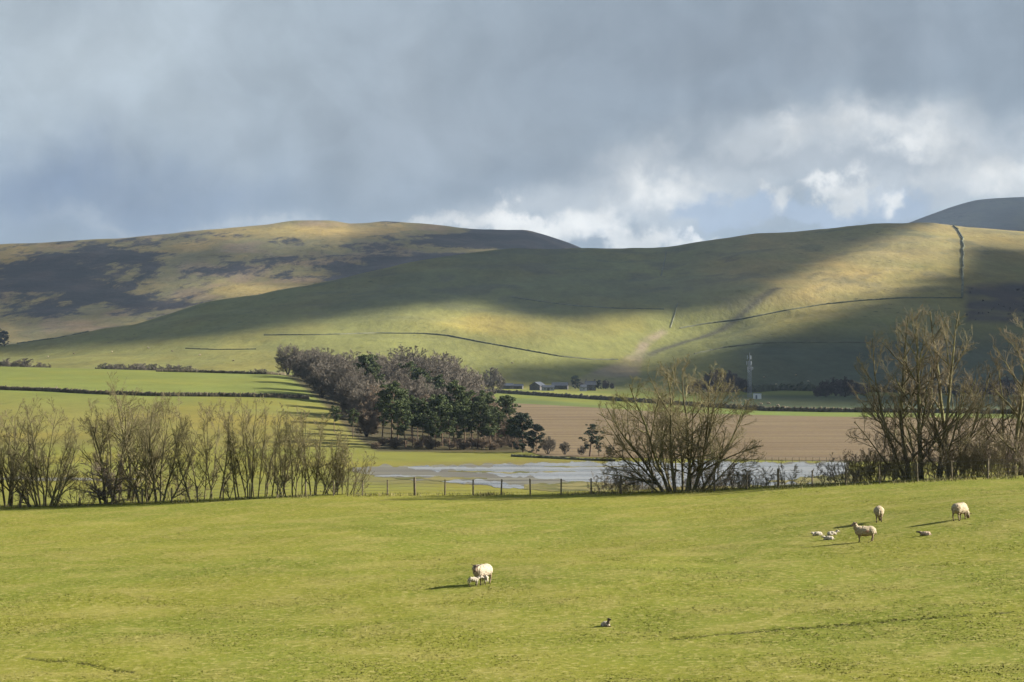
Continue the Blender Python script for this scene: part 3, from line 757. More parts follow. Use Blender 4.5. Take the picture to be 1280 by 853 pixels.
for i, (px, off, w_, h_) in enumerate([(1052, 3, 2.4, 1.7), (1064, 5, 2.6, 2.2), (1090, 4, 2.6, 2.2), (1100, 6, 2.6, 2.6), (1124, 5, 2.4, 2.4), (1138, 6, 2.4, 2.2), (1170, 6, 2.4, 2.4), (1200, 5, 2.6, 3.0), (1222, 6, 2.8, 3.2), (1236, 5, 2.6, 3.0), (1252, 6, 2.6, 3.2), (1285, 4, 2.4, 2.8)]):
    r = np.random.default_rng(300 + i)
    near_tree(px, off, fanstems(r, 9, w_, .75, h_ * .65, h_ * .9, .022), lv_std(7, 6, 5, 2, .03, 38, .5), 320 + i, 'leafless brown scrub in the thicket around the right hand trees', 'scrub thicket around the right hand trees', M_twig_d, name='bare_shrub', cat_='shrub')
for i, (px, off, w_, h_) in enumerate([(765, 2.5, 2.0, 1.4), (778, 4, 2.4, 1.9), (806, 3, 2.4, 1.9), (872, 3, 2.4, 2.0), (886, 4.5, 2.6, 2.3), (915, 4, 2.6, 1.9), (945, 4, 2.0, 1.2)]):
    r = np.random.default_rng(400 + i)
    near_tree(px, off, fanstems(r, 8, w_, .85, h_ * .6, h_ * .85, .02), lv_std(7, 5, 5, 2, .02, 40, .5), 420 + i, 'leafless brown scrub around the foot of the wide middle tree', 'scrub around the wide middle tree', M_twig_d, name='bare_shrub', cat_='shrub')

# ---------------------------------------------------------------- far trees: a few kinds, copied
def far_bare(seed, h=16.0, spread=.38, n=8, mn=0.036, high=False):
    r = np.random.default_rng(seed)
    st = [(0, 0, r.normal(0, .04), r.normal(0, .04), h * .93, .30)]
    for i in range(n):
        a = i / n * 6.283 + r.uniform(0, .6)
        st.append((.15 * math.cos(a), .15 * math.sin(a), spread * math.cos(a), spread * math.sin(a), h * r.uniform(.66, .92), .17))
    lv = [dict(w=0.06, up=0.06),
          dict(k=11, t0=0.30 if high else 0.10, a=(50, 12), l=.46, w=.10, up=.04, S=5, r=.55, thick=True, sides=4),
          dict(k=9, t0=0.1, a=(44, 12), l=.48, w=.12, up=.04, S=4, r=.6, min=mn * 1.2, sides=3),
          dict(k=12, t0=0.1, a=(42, 14), l=.50, w=.12, up=.04, S=3, r=.6, min=mn, sides=3)]
    return bare(r, st, lv, 5, env=(0, 0, h * .64, h * .40, h * .40, h * .36) if high else (0, 0, h * .54, h * .35, h * .35, h * .45), jit=.10)
def pine(seed, h=20.0, crown0=.45, rad=4.2, nl=26, leaf=0.55, per=170, round_=False):
    r = np.random.default_rng(seed)
    st = np.array([[0, 0, r.normal(0, .05), r.normal(0, .05), h * .97, .30]])
    P = grow(r, np.array([[0, 0, -.5]]), st[:, 2:4] @ np.eye(2, 3) + np.array([[0, 0, 1.0]]), np.array([h * .97 + .5]), 10, .035, .05)
    R = taper(np.array([.32]), 10, .2)
    k = nl
    t = np.sort(r.uniform(crown0, .99, k)); f = t * 9; j = np.clip(f.astype(int), 0, 8); f = f - j
    pos = P[0, j] + (P[0, j + 1] - P[0, j]) * f[:, None]
    tt = (t - crown0) / (1 - crown0)
    prof = (np.sin(np.clip(tt * .93 + .07, 0, 1) * math.pi) ** .6 if not round_ else np.clip(1.15 - tt, 0, 1) ** .55)
    ll = rad * prof * r.uniform(.55, 1.15, k) + .4
    az = r.uniform(0, 6.283, k)
    d = np.stack([np.cos(az), np.sin(az), r.uniform(-.05, .45, k)], 1)
    PL = grow(r, pos, d, ll, 5, .12, .10)
    RL = np.maximum(taper(np.full(k, .09), 5, .3), .03)
    trunk = cat([tubes(P, R, 7), tubes(PL, RL, 4)])
    # needle clumps along the limbs
    cs = []
    for q in (2, 3, 4): cs.append(PL[:, q] + r.normal(0, .45, (k, 3)))
    cs = np.concatenate(cs); cs = np.concatenate([cs, P[0, -1:] + r.normal(0, .3, (3, 3))])
    n = len(cs); rr = r.uniform(.45, 1.15, n) * rad / 4.2
    g = r.normal(0, 1, (n, per // 2, 3)); g = norm(g) * (r.random((n, per // 2, 1)) ** .4)
    pts = (cs[:, None] + g * rr[:, None, None] * np.array([1, 1, .5])).reshape(-1, 3)
    m = len(pts); a = r.normal(0, 1, (m, 3)); a = norm(a); b = norm(np.cross(a, r.normal(0, 1, (m, 3))))
    s = leaf * r.uniform(.5, 1.1, m)[:, None] * .5
    V = np.stack([pts - a * s, pts + b * s * .6, pts + a * s, pts - b * s * .6], 1).reshape(-1, 4, 3).reshape(-1, 3)
    return trunk, (V, np.arange(m * 4).reshape(-1, 4), np.repeat(r.random(m), 4))
class Kind:
    def __init__(s, name, trunk, crown, tmat, cmat, h):
        s.name = name; s.h = h; s.first = True
        s.root = empty(name)
        mesh_np('trunk', *trunk, tmat, s.root)
        if len(crown) == 3: mesh_np('crown', crown[0], crown[1], cmat, s.root, smooth=False, extra={'rnd': crown[2]})
        else: mesh_np('crown', *crown, cmat, s.root)
    def put(s, loc, h, label, group, wide=1.0, cat_='tree', seed=0):
        o = s.root if s.first else copy_tree(s.root)
        s.first = False
        for k_ in ('group',):
            if k_ in o: del o[k_]
        o.location = loc; f = h / s.h; o.scale = (f * wide, f * wide, f)
        o.rotation_euler = (0, 0, (seed * 2.399) % 6.283)
        tag(o, label, cat_, group)
        return o
FB = [Kind('bare_tree', *far_bare(100 + i, 16, (.42, .34, .5)[i], (9, 8, 10)[i]), M_bark_f, M_twig_f, 16.0) for i in range(3)]
FP_ = [Kind('bare_tree', *far_bare(110 + i, 14, .5, 7), M_bark_f, M_twig_p, 14.0) for i in range(2)]
FS = [Kind('bare_tree', *far_bare(150 + i, 8, .55, 5, .03, True), M_bark_f, M_twig_f, 8.0) for i in range(3)]
FK = [Kind('bare_tree', *far_bare(120 + i, 14, .42, 6, .05), M_bark_f, M_twig_k, 14.0) for i in range(2)]
PN = [Kind('pine_tree', *pine(130, 20, .36, 5.2, 40, .6, 220), M_bark_p, M_needle, 20.0), Kind('pine_tree', *pine(131, 20, .45, 5.0, 34, .6, 220), M_bark_p, M_needle, 20.0), Kind('pine_tree', *pine(132, 20, .26, 5.4, 46, .6, 220), M_bark_p, M_needle, 20.0)]
PD = [Kind('conifer_tree', *pine(140, 12, .12, 4.6, 44, .5, 190, True), M_bark_p, M_needle_d, 12.0)]
PS = [Kind('pine_tree', *pine(141, 10, .35, 3.2, 20, .4, 150), M_bark_p, M_needle_d, 10.0)]
cnt = [0]
def place(kinds, px, d, top, label, group, wide=1.0, cat_='tree'):
    cnt[0] += 1; i = cnt[0]
    p = at(px, d); h = CZ - (top - HY) * d / F - p.z; h = h if h > 0 else 2.0
    return kinds[i % len(kinds)].put(p, max(h, 1.5), label, group, wide, cat_, i)

G_w = 'bare trees of the wood'; G_p = 'pine trees of the wood'
W_bare = [
    (360, 1140, 426, 'rounded bare tree at the far left tip of the wood'),
    (379, 1060, 436, None), (397, 1010, 433, None), (414, 960, 436, None), (430, 905, 444, None), (447, 865, 458, None), (463, 820, 470, None),
    (440, 1040, 436, 0), (462, 1060, 438, 0), (482, 1080, 436, 0), (501, 1100, 430, 0), (520, 1090, 431, 0), (540, 1060, 433, 0), (556, 1030, 439, 0), (571, 1000, 446, 0), (583, 965, 458, 0),
    (492, 960, 447, 0), (508, 900, 458, 0), (526, 1000, 440, 0), (560, 960, 450, 0), (575, 900, 464, 0), (487, 840, 468, 0), (530, 860, 470, 0), (560, 850, 474, 0), (598, 850, 480, 0), (425, 940, 441, None), (440, 830, 466, None), (455, 790, 480, None), (392, 1050, 434, 0), (585, 820, 484, 0),
    (428, 1000, 440, 0), (448, 970, 447, 0), (410, 1080, 434, 0), (388, 1120, 432, 0), (594, 930, 472, 0), (402, 930, 448, None)]
LAB_edge = 'bare grey tree on the sloping left edge of the wood'
LAB_back = 'bare grey tree among the packed crowns along the top of the wood'
for a in W_bare:
    lab = a[3] if isinstance(a[3], str) else (LAB_back if a[3] == 0 else LAB_edge)
    place(FB, a[0], a[1], a[2], lab, G_w, 1.2)
for px, d, tp, lab in [(470, 790, 478, 'pinkish bare tree low on the left side of the wood, beside the tallest front pine'), (536, 800, 492, 'pinkish bare tree glowing between dark pines in the middle of the wood'), (548, 770, 503, 'smaller pinkish bare tree between pines in the middle of the wood'), (620, 735, 508, 'pinkish bare tree behind the right end of the front pines'), (638, 705, 518, 'pinkish bare tree left of the dark round conifer'), (604, 800, 488, 'pinkish bare tree high on the right flank of the wood'), (458, 740, 500, 'low pinkish bare tree just right of the two outlying pines')]:
    place(FP_, px, d, tp, lab, G_w, 1.1)
W_pine = [(456, 930, 442, 'pine whose dark tip breaks the bare crowns left of the middle of the wood'), (470, 900, 456, 'pine just below the dark tip among the bare crowns'),
    (512, 960, 452, 'upper pine in the middle of the wood below the bare crowns'), (531, 930, 462, 'upper pine right of the middle of the wood'), (549, 900, 470, 'rightmost of the upper pines, under the bare crowns'),
    (489, 705, 477, 'tallest pine on the front edge of the wood'), (507, 690, 500, 'front pine right beside the tallest one'), (522, 725, 506, 'dark front pine third from the tallest one'), (536, 690, 514, 'short front pine in the middle of the front edge'),
    (553, 705, 492, 'front pine with a pale green crown in the middle of the front edge'), (567, 730, 478, 'tall pine set back behind the middle of the front edge'), (581, 700, 500, 'front pine right of the pale green crown'), (597, 690, 502, 'front pine of the right half of the front edge'), (612, 685, 518, 'short front pine near the right end of the front edge'), (606, 770, 488, 'pine set back high on the right flank'), (627, 765, 493, 'rightmost set back pine, against the brown field'), (640, 690, 522, 'last front pine before the dark round conifer'), (562, 682, 520, 'short dark pine in front of the middle of the wood'), (478, 740, 492, 'pine half hidden left behind the tallest front pine'), (545, 685, 522, 'low pine between the middle front pines'), (590, 740, 488, 'pine crown between the tall set back pine and the right flank'), (497, 760, 485, 'pine crown peeping over the tallest front pines')]
for px, d, tp, lab in W_pine: place(PN, px, d, tp, lab, G_p)
for i, (px, d, tp) in enumerate([(515, 740, 496), (543, 735, 504), (574, 745, 500), (588, 770, 500), (618, 720, 508), (630, 712, 514), (648, 690, 524), (590, 695, 508), (572, 690, 510), (528, 700, 500), (516, 700, 496), (497, 715, 490), (605, 715, 505)]):
    place(PN, px, d, tp, 'dark pine packed in the shaded inside of the wood behind the front row', 'pines inside the wood', .9)
place(PN[1:2], 418, 750, 507, 'left one of two outlying pines in the field beside the wood', G_p, 1.1)
place(PN[1:2], 441, 730, 511, 'right one of two outlying pines, on a bare leaning trunk', G_p, .95)
place(PD, 654, 668, 520, 'dark round conifer at the right end of the wood', None, .95)
place(PD, 671, 664, 533, 'smaller dark conifer right beside the round one', None, .85)
place(PS, 737, 641, 531, 'lone flat topped pine on the wall in front of the brown field', None, 1.05)
place(PS, 749, 643, 549, 'smaller pine leaning beside the lone flat topped pine', None, 1.0)
place(FS, 685, 655, 545, 'small bare tree just right of the dark conifers', 'small bare trees beyond the flood', 1.15)
place(FS, 706, 652, 552, 'small dense bare tree between the dark conifers and the lone pine', 'small bare trees beyond the flood', 1.15)
place(FS, 727, 648, 557, 'tiny bare tree at the left foot of the lone pine', 'small bare trees beyond the flood', 1.15)
place(FS, 762, 646, 556, 'small bare tree right of the lone pine, half behind the wide tree', 'small bare trees beyond the flood', 1.15)
for i, px in enumerate((470, 478, 486, 494, 506, 515, 524, 532, 540, 550, 558, 566, 572, 580, 588, 596, 603, 611, 618, 626, 634, 646)):
    place(FP_, px, 680 + (i * 17) % 43, 552 - (i * 5) % 9, 'low brown brush on the floor of the wood under the front pines', 'brush under the front pines', 2.2, 'shrub')
place(FS, 617, 1500, 459, 'lone bare tree on the grass right of the wood, before the hill', None, 1.2)
for px, d, tp, w in [(-8, 1300, 449, 1.4), (14, 1300, 447.5, 1.7), (34, 1300, 447.5, 1.6), (52, 1310, 453, 1.6), (132, 1320, 453.5, 1.4), (142, 1320, 455, 1.5), (152, 1320, 454.5, 1.7), (167, 1320, 454, 1.7), (178, 1330, 454, 1.6), (192, 1330, 454.5, 1.5), (207, 1340, 455, 1.5), (222, 1340, 456, 1.5), (236, 1340, 457, 1.5), (318, 1340, 461, 1.4), (328, 1340, 461, 1.4)]:
    place(FS, px, d, tp, 'small grey bare tree in the row beyond the upper left field', 'grey trees beyond the upper left field', w)
for px, d, tp in [(-14, 2330, 412), (-4, 2330, 412), (6, 2320, 415)]:
    place(PD, px, d, tp, 'dark conifer in the clump on the hill at the left edge', 'conifers on the hill at the left edge', 1.1)
for i, (px, tp) in enumerate([(862, 478), (872, 474), (884, 466), (893, 461), (902, 460), (911, 462), (920, 466), (929, 472), (936, 482), (905, 470), (889, 472)]):
    place(FK, px, 1500 + (i * 37) % 90, tp, 'dark bare tree in the copse left of the radio mast', 'copse left of the radio mast', 1.3)
for i, (px, tp) in enumerate([(1032, 474), (1045, 470), (1056, 470), (1068, 474), (1022, 482), (1080, 478)]):
    place(FK, px, 1390 + (i * 31) % 60, tp, 'dark bare tree in the copse left of the tallest right tree', 'copse right of the radio mast', 1.3)
for i, (px, tp) in enumerate([(1196, 482), (1212, 476), (1228, 478), (1243, 472), (1258, 470), (1274, 474), (1290, 476)]):
    place(FK, px, 1380 + (i * 31) % 60, tp, 'dark bare tree in the copse behind the right edge trees', 'copse behind the right trees', 1.3)
rs = np.random.default_rng(9)
for i in range(34):
    px = rs.uniform(1208, 1300); py = rs.uniform(362, 402)
    d = T_hit(px, py); place(FK, px, d, py - rs.uniform(1.6, 3.4), 'tiny dark bare tree on the purple heath of the right hill', 'trees on the purple heath', 1.6)
for px, tp in [(719, 471), (727, 478), (748, 476), (757, 474), (765, 478), (680, 480)]:
    place(PD if px in (719, 748) else FK, px, 1725, tp, 'dark conifer behind the farm sheds' if px == 719 else ('dark conifer at the right end of the farm' if px == 748 else 'dark bare tree among the farm buildings'), None if px in (719, 748) else 'trees among the farm buildings', 1.1)

# ---------------------------------------------------------------- hedges and walls
def ridge(name, path, h, w, mat, label, cat_, step=2.0, rough=0.25, seed=0, group=None, dmin=440, sy=None):
    pts = []
    for (p0, y0), (p1, y1) in zip(path[:-1], path[1:]):
        n = max(2, int(math.hypot(p1 - p0, y1 - y0) / step))
        for k in range(n): pts.append((p0 + (p1 - p0) * k / n, y0 + (y1 - y0) * k / n))
    pts.append(path[-1])
    P = np.array([list(at(p, T_hit(p, y, dmin))) for p, y in pts])
    for _ in range(3): P[1:-1, 1] = (P[:-2, 1] + P[1:-1, 1] * 2 + P[2:, 1]) / 4
    px = P[:, 0] / P[:, 1] * F + 640; P[:, 2] = T_z(px, P[:, 1])
    T = np.gradient(P[:, :2], axis=0); T /= np.maximum(np.linalg.norm(T, axis=1, keepdims=True), 1e-6)
    N = np.stack([-T[:, 1], T[:, 0]], 1)
    r = np.random.default_rng(seed + 500)
    prof = [(-.5, -.5), (-.55, .35), (-.42, .8), (-.15, 1.0), (.15, 1.0), (.42, .8), (.55, .35), (.5, -.5)]
    k = len(prof); V = np.zeros((len(P), k, 3))
    hv = h * (1 + r.normal(0, rough, len(P)))
    for q, (a, b) in enumerate(prof):
        j = r.normal(0, rough * .35, (len(P), 2))
        V[:, q, :2] = P[:, :2] + N * (a + j[:, :1]) * w
        V[:, q, 2] = P[:, 2] + (b * hv * (1 + j[:, 1]) if b > 0 else -h * .6)
    o = mesh_np(name, V.reshape(-1, 3), grid_faces(len(P), k), mat, smooth=False)
    tag(o, label, cat_, group); return o
ridge('hedge', [(-40, 486), (0, 487.5), (60, 489.5), (120, 493), (200, 495.5), (280, 496), (340, 497), (385, 499)], 1.5, 1.5, M_hedge, 'brown hedge crossing the left sloping field above the bare trees', 'hedge', 1.2, .12, 1)
ridge('hedge', [(195, 464.8), (250, 466), (300, 467.5), (356, 469)], 1.2, 1.3, M_hedge, 'dark hedge along the top edge of the left field beside the wood', 'hedge', 1.2, .12, 2)
ridge('hedge', [(590, 489.5), (640, 492.5), (700, 496.5), (760, 500.5), (800, 503), (880, 508.5), (960, 514), (1040, 515.5), (1120, 516), (1300, 518)], 2.0, 1.8, M_hedge, 'long dark hedge between the green strips below the farm', 'hedge', 1.5, .14, 3)
ridge('hedge', [(935, 491), (975, 488), (1010, 489), (1060, 490), (1120, 491), (1200, 492), (1300, 494)], 4.0, 4.0, M_hedge_g, 'tall dark hedge at the hill foot right of the radio mast', 'hedge', 2, .25, 4)
ridge('drystone_wall', [(640, 571), (690, 573.5), (740, 576), (768, 577)], 0.6, .8, M_wall, 'low stone wall from the end of the wood past the lone pine', 'wall', 2, .12, 5)
HW = 'stone walls on the hills'
ridge('drystone_wall', [(1203, 374), (1203.5, 350), (1204, 325), (1204.5, 305), (1203, 297), (1197, 287), (1192, 283)], 2.0, 2.2, M_wall, 'straight stone wall climbing the right hill to its top', 'wall', 2, .1, 6, HW, 1700)
ridge('drystone_wall', [(850, 411), (880, 405.5), (930, 399), (980, 389), (1030, 381), (1080, 376), (1130, 373), (1203, 373)], 1.2, 1.6, M_wall, 'stone wall curving under the sunlit spur of the right hill', 'wall', 2, .1, 7, HW, 1700)
ridge('drystone_wall', [(868, 443), (905, 435), (950, 430), (1000, 428.5), (1060, 429), (1140, 430), (1220, 437)], 1.1, 1.4, M_wall, 'stone wall across the shaded lower slope above the radio mast', 'wall', 2, .1, 8, HW, 1700)
ridge('drystone_wall', [(330, 419.5), (400, 419), (470, 417), (530, 417.5), (560, 420), (600, 428), (650, 437), (700, 446), (740, 450), (772, 450)], 1.0, 1.4, M_wall, 'long stone wall across the sunlit lower slope above the wood', 'wall', 2, .1, 9, HW, 1600)
ridge('drystone_wall', [(640, 372), (680, 378), (720, 383), (770, 386), (830, 387)], 1.1, 1.4, M_wall, 'short stone wall on the shaded slope near the middle of the hill', 'wall', 2, .1, 10, HW, 1700)
ridge('drystone_wall', [(826, 346), (830, 330), (833, 315)], 1.2, 1.5, M_wall, 'stone wall running up to the low skyline between the hills', 'wall', 2, .1, 12, HW, 1700)
ridge('drystone_wall', [(232, 436), (270, 437.5), (320, 437)], .7, 1.0, M_wall, 'short stone wall low on the sunlit slope left of the wood', 'wall', 2, .1, 13, HW, 1500)
ridge('drystone_wall', [(22, 425), (60, 419), (110, 410.5)], 1.2, 1.6, M_wall, 'stone wall slanting up from the conifers at the left edge', 'wall', 2, .1, 15, HW, 1700)
ridge('drystone_wall', [(838, 410), (843, 395), (847, 380)], .8, 1.1, M_wall, 'faint stone wall climbing above the head of the gully', 'wall', 2, .1, 16, HW, 1700)

# ---------------------------------------------------------------- fence on the crest
posts = [(26, 616.5, .10), (101, 622, .07), (140, 613, .07), (178, 612, .10), (215, 610, .07), (247, 608, .08), (279, 606, .07), (312, 604, .07), (347, 602.5, .07), (382, 602, .07), (417, 601, .07), (452.5, 601, .07), (484.5, 600, .075), (518.7, 596.8, .13), (556, 599.6, .08), (591.4, 599.7, .08), (626, 599.2, .08), (663, 598.5, .08), (701.3, 598.6, .08), (739, 598, .08), (776, 595.5, .13), (814.6, 597, .07), (843, 594.5, .07), (893, 589, .08), (933.3, 591, .075), (972.7, 585.8, .12), (1015, 588, .08), (1057, 584.6, .08), (1099.5, 581.7, .08), (1146.8, 579, .08), (1190, 576, .08), (1234.6, 573.2, .12), (1280, 572, .08), (1325, 570, .08), (1370, 568, .08), (-10, 622, .08), (-45, 624, .08)]
posts.sort()
fence = empty('post_and_wire_fence', atF(640, float(crest_d(640)) + 0.3))
tag(fence, 'grey post and wire fence along the far edge of the pasture', 'fence')
tops = []
for i, (px, ty, w) in enumerate(posts):
    d = float(crest_d(px)) + 0.4; b = atF(px, d); zt = CZ - (ty - HY) * d / F
    m = MB(); lean = (rngp.normal(0, .03), rngp.normal(0, .03))
    if abs(px - 626) < 1: lean = (.07, 0)
    a = b - fence.location
    m.bar((a.x, a.y, a.z - .4), (a.x + lean[0], a.y + lean[1], zt - fence.location.z), w * .68, w * .62, 8)
    m.build('post', M_post, fence)
    tops.append((a, zt - fence.location.z))
for fz_ in (0.12, 0.32, .52, .72, .93):
    m = MB()
    for (a, t0), (b, t1) in zip(tops[:-1], tops[1:]):
        m.bar((a.x, a.y - .06, a.z + (t0 - a.z) * fz_), (b.x, b.y - .06, b.z + (t1 - b.z) * fz_), .006, n=4)
    m.build('wire', M_wire, fence)
m = MB()   # thin second fence beyond the flood, along the ploughed field
f2 = empty('post_and_wire_fence', at(980, T_hit(980, 577.5))); tag(f2, 'thin distant fence between the flood and the brown field', 'fence')
pr = None
for k in range(44):
    px = 880 + k * 8.5; p = at(px, T_hit(px, 577.6)) - f2.location
    q = MB(); q.bar((p.x, p.y, p.z - .3), (p.x, p.y, p.z + 1.15), .07, n=5); q.build('post', M_post, f2)
    if pr is not None:
        for zz in (.35, .75, 1.1): m.bar((pr.x, pr.y, pr.z + zz), (p.x, p.y, p.z + zz), .02, n=4)
    pr = p
m.build('wire', M_wire, f2)

# ---------------------------------------------------------------- farm and mast
def house(px, py, w, dp, hw, hr, rz, wall, roof, label, group, wins=(), door=None, chim=0, name='farm_building', d=None, cat_='building'):
    w *= .8; dp *= .8; hw *= .8; hr *= .8; wins = [(a * .8, b * .8, c_ * .8, e_ * .8) for a, b, c_, e_ in wins]; door = door and tuple(q * .8 for q in door)
    dd = d or T_hit(px, py); p = at(px, dd)
    e = empty(name, p, math.radians(rz)); tag(e, label, cat_, group)
    MB().prism([(-w / 2, -1), (w / 2, -1), (w / 2, hw), (-w / 2, hw)], -dp / 2, dp / 2).build('wall', wall, e)
    g = MB()   # gables at both ends
    for s in (-1, 1):
        x0 = s * w / 2; x1 = s * (w / 2 - .35)
        vs = [g.bm.verts.new((x, y, z)) for x in (x0, x1) for y, z in ((-dp / 2 + .01, hw + .002), (dp / 2 - .01, hw + .002), (0, hw + hr - .08))]
        g.bm.faces.new(vs[:3]); g.bm.faces.new(vs[3:][::-1])
        for a, b in ((0, 1), (1, 2), (2, 0)): g.bm.faces.new((vs[a], vs[b], vs[b + 3], vs[a + 3]))
    bmesh.ops.recalc_face_normals(g.bm, faces=g.bm.faces); g.build('gable', wall, e)
    r = MB(); ov = .35; k = hr / (dp / 2)
    for s in (-1, 1):
        pts = [(s * (dp / 2 + ov), hw - ov * k), (0, hw + hr), (0, hw + hr + .22), (s * (dp / 2 + ov), hw - ov * k + .22)]
        vs = [r.bm.verts.new((x, y, z)) for x in (-w / 2 - .3, w / 2 + .3) for y, z in pts]
        r.bm.faces.new(vs[:4]); r.bm.faces.new(vs[4:][::-1])
        for i in range(4): r.bm.faces.new((vs[i], vs[(i + 1) % 4], vs[(i + 1) % 4 + 4], vs[i + 4]))
    bmesh.ops.recalc_face_normals(r.bm, faces=r.bm.faces)
    ro = r.build('roof', roof, e)
    for c in range(chim):
        x = (-1, 1)[c % 2] * (w / 2 - .6)
        MB().box((x, 0, hw + hr + .55), (.7, .9, 1.7)).build('chimney', M_stone, ro)
    for x, z, ww, wh in wins:
        f = MB().box((x, -dp / 2 - .03, z), (ww + .24, .06, wh + .24)).build('window', M_white, e)
        MB().box((x, -dp / 2 - .075, z), (ww, .03, wh)).build('pane', M_dark, f)
    if door:
        x, ww, wh = door
        MB().box((x, -dp / 2 - .04, wh / 2 + .02), (ww, .08, wh)).build('door', M_dark, e)
    return e
GF = 'farm buildings at the hill foot'
house(672, 488, 11, 10, 4.0, 3.0, 62, M_stone, M_sheet, 'gabled grey farm shed at the left of the farm', GF, (), (0, 4, 3.4))
house(685, 488.5, 10, 8, 2.8, 1.6, 4, M_white, M_slate, 'low white walled farm shed beside the gabled shed', GF, ((-3, 1.6, 1, 1), (3, 1.6, 1, 1)), (0, 2, 2.2))
house(700, 487, 14, 9, 3.4, 2.6, -6, M_stone, M_slate, 'long slate roofed barn in the middle of the farm', GF, (), (2, 3, 2.8))
house(729, 489, 5, 6, 3.4, 1.8, 10, M_white, M_slate, 'narrow white gabled cottage left of the farmhouse', GF, ((0, 1.9, 1, 1.2),), None)
house(738, 488.5, 9, 7, 5.0, 3.0, 0, M_stone, M_slate, 'tall dark farmhouse with two white framed window rows', GF, ((-2.6, 1.5, 1, 1.4), (2.6, 1.5, 1, 1.4), (-2.6, 3.9, 1, 1.2), (2.6, 3.9, 1, 1.2)), (0, 1.1, 2.1), 2, 'farmhouse')
house(634, 486.5, 10, 8, 3.0, 2.0, 10, M_stone, M_slate, 'low dark barn just right of the lone bare tree', GF, (), (0, 3, 2.6))
house(648, 486.5, 8, 7, 2.6, 1.7, -8, M_stone, M_slate, 'smallest dark barn between the lone tree and the gabled shed', GF, (), (0, 2, 2.2))
house(1186, 489, 8, 6, 3.4, 2.4, -8, M_white, M_slate, 'white cottage seen through the upright trunks at the right', None, ((-2, 1.8, 1, 1.1), (2, 1.8, 1, 1.1)), (0, 1, 2.1), 2, 'cottage')
dm = T_hit(937, 497); pm = at(937, dm)
mast = empty('radio_mast', pm, .4); tag(mast, 'tall grey lattice radio mast below the shaded hill', 'mast')
HM = 25.0
for i in range(4):
    a = i * math.pi / 2 + math.pi / 4
    MB().bar((1.25 * math.cos(a), 1.25 * math.sin(a), -.5), (.95 * math.cos(a), .95 * math.sin(a), HM - 4), .10, n=6).build('leg', M_steel, mast)
lat = MB()
for k in range(14):
    z0 = k * 1.5; z1 = z0 + 1.5
    for i in range(4):
        a = i * math.pi / 2 + math.pi / 4; b = a + math.pi / 2
        r0 = 1.25 - .3 * z0 / 21; r1 = 1.25 - .3 * z1 / 21
        lat.bar((r0 * math.cos(a), r0 * math.sin(a), z0), (r1 * math.cos(b), r1 * math.sin(b), z1), .045, n=4)
        lat.bar((r0 * math.cos(b), r0 * math.sin(b), z0), (r1 * math.cos(a), r1 * math.sin(a), z1), .045, n=4)
lat.build('lattice', M_steel, mast)
MB().bar((0, 0, HM - 4), (0, 0, HM + .8), .14, n=6).build('pole', M_steel, mast)
for z, n_, rr in ((HM - 5.2, 3, 1.7), (HM - 2.0, 3, 1.3), (HM - 8.5, 2, 1.9)):
    for i in range(n_):
        a = i * 2 * math.pi / n_ + .5
        MB().box((rr * math.cos(a), rr * math.sin(a), z), (.36, .36, 2.2), a, .03).build('antenna', M_ant, mast)
        MB().bar((0, 0, z), (rr * math.cos(a), rr * math.sin(a), z), .06, n=4).build('bracket', M_steel, mast)
for z, a in ((HM - 10.0, -2.4), (HM - 8.2, -.6)):
    c = Vector((1.5 * math.cos(a), 1.5 * math.sin(a), z)); q = Vector((math.cos(a), math.sin(a), 0))
    MB().bar(c, c + q * .45, .65, .75, 14).build('dish', M_ant, mast)
cb = empty('equipment_cabin', at(946.5, T_hit(946.5, 499)), .1); tag(cb, 'small white equipment cabin beside the foot of the radio mast', 'cabin')
MB().box((0, 0, 1.5), (4.0, 3.0, 3.0), 0, .04).build('wall', M_cab, cb)
MB().box((0, 0, 3.12), (4.3, 3.3, .22), 0, .03).build('roof', M_ant, cb)
MB().box((-.8, -1.53, 1.1), (1.0, .06, 2.1)).build('door', M_steel, cb)
MB().box((0, 0, -.2), (4.4, 3.4, .38)).build('base', M_stone, cb)

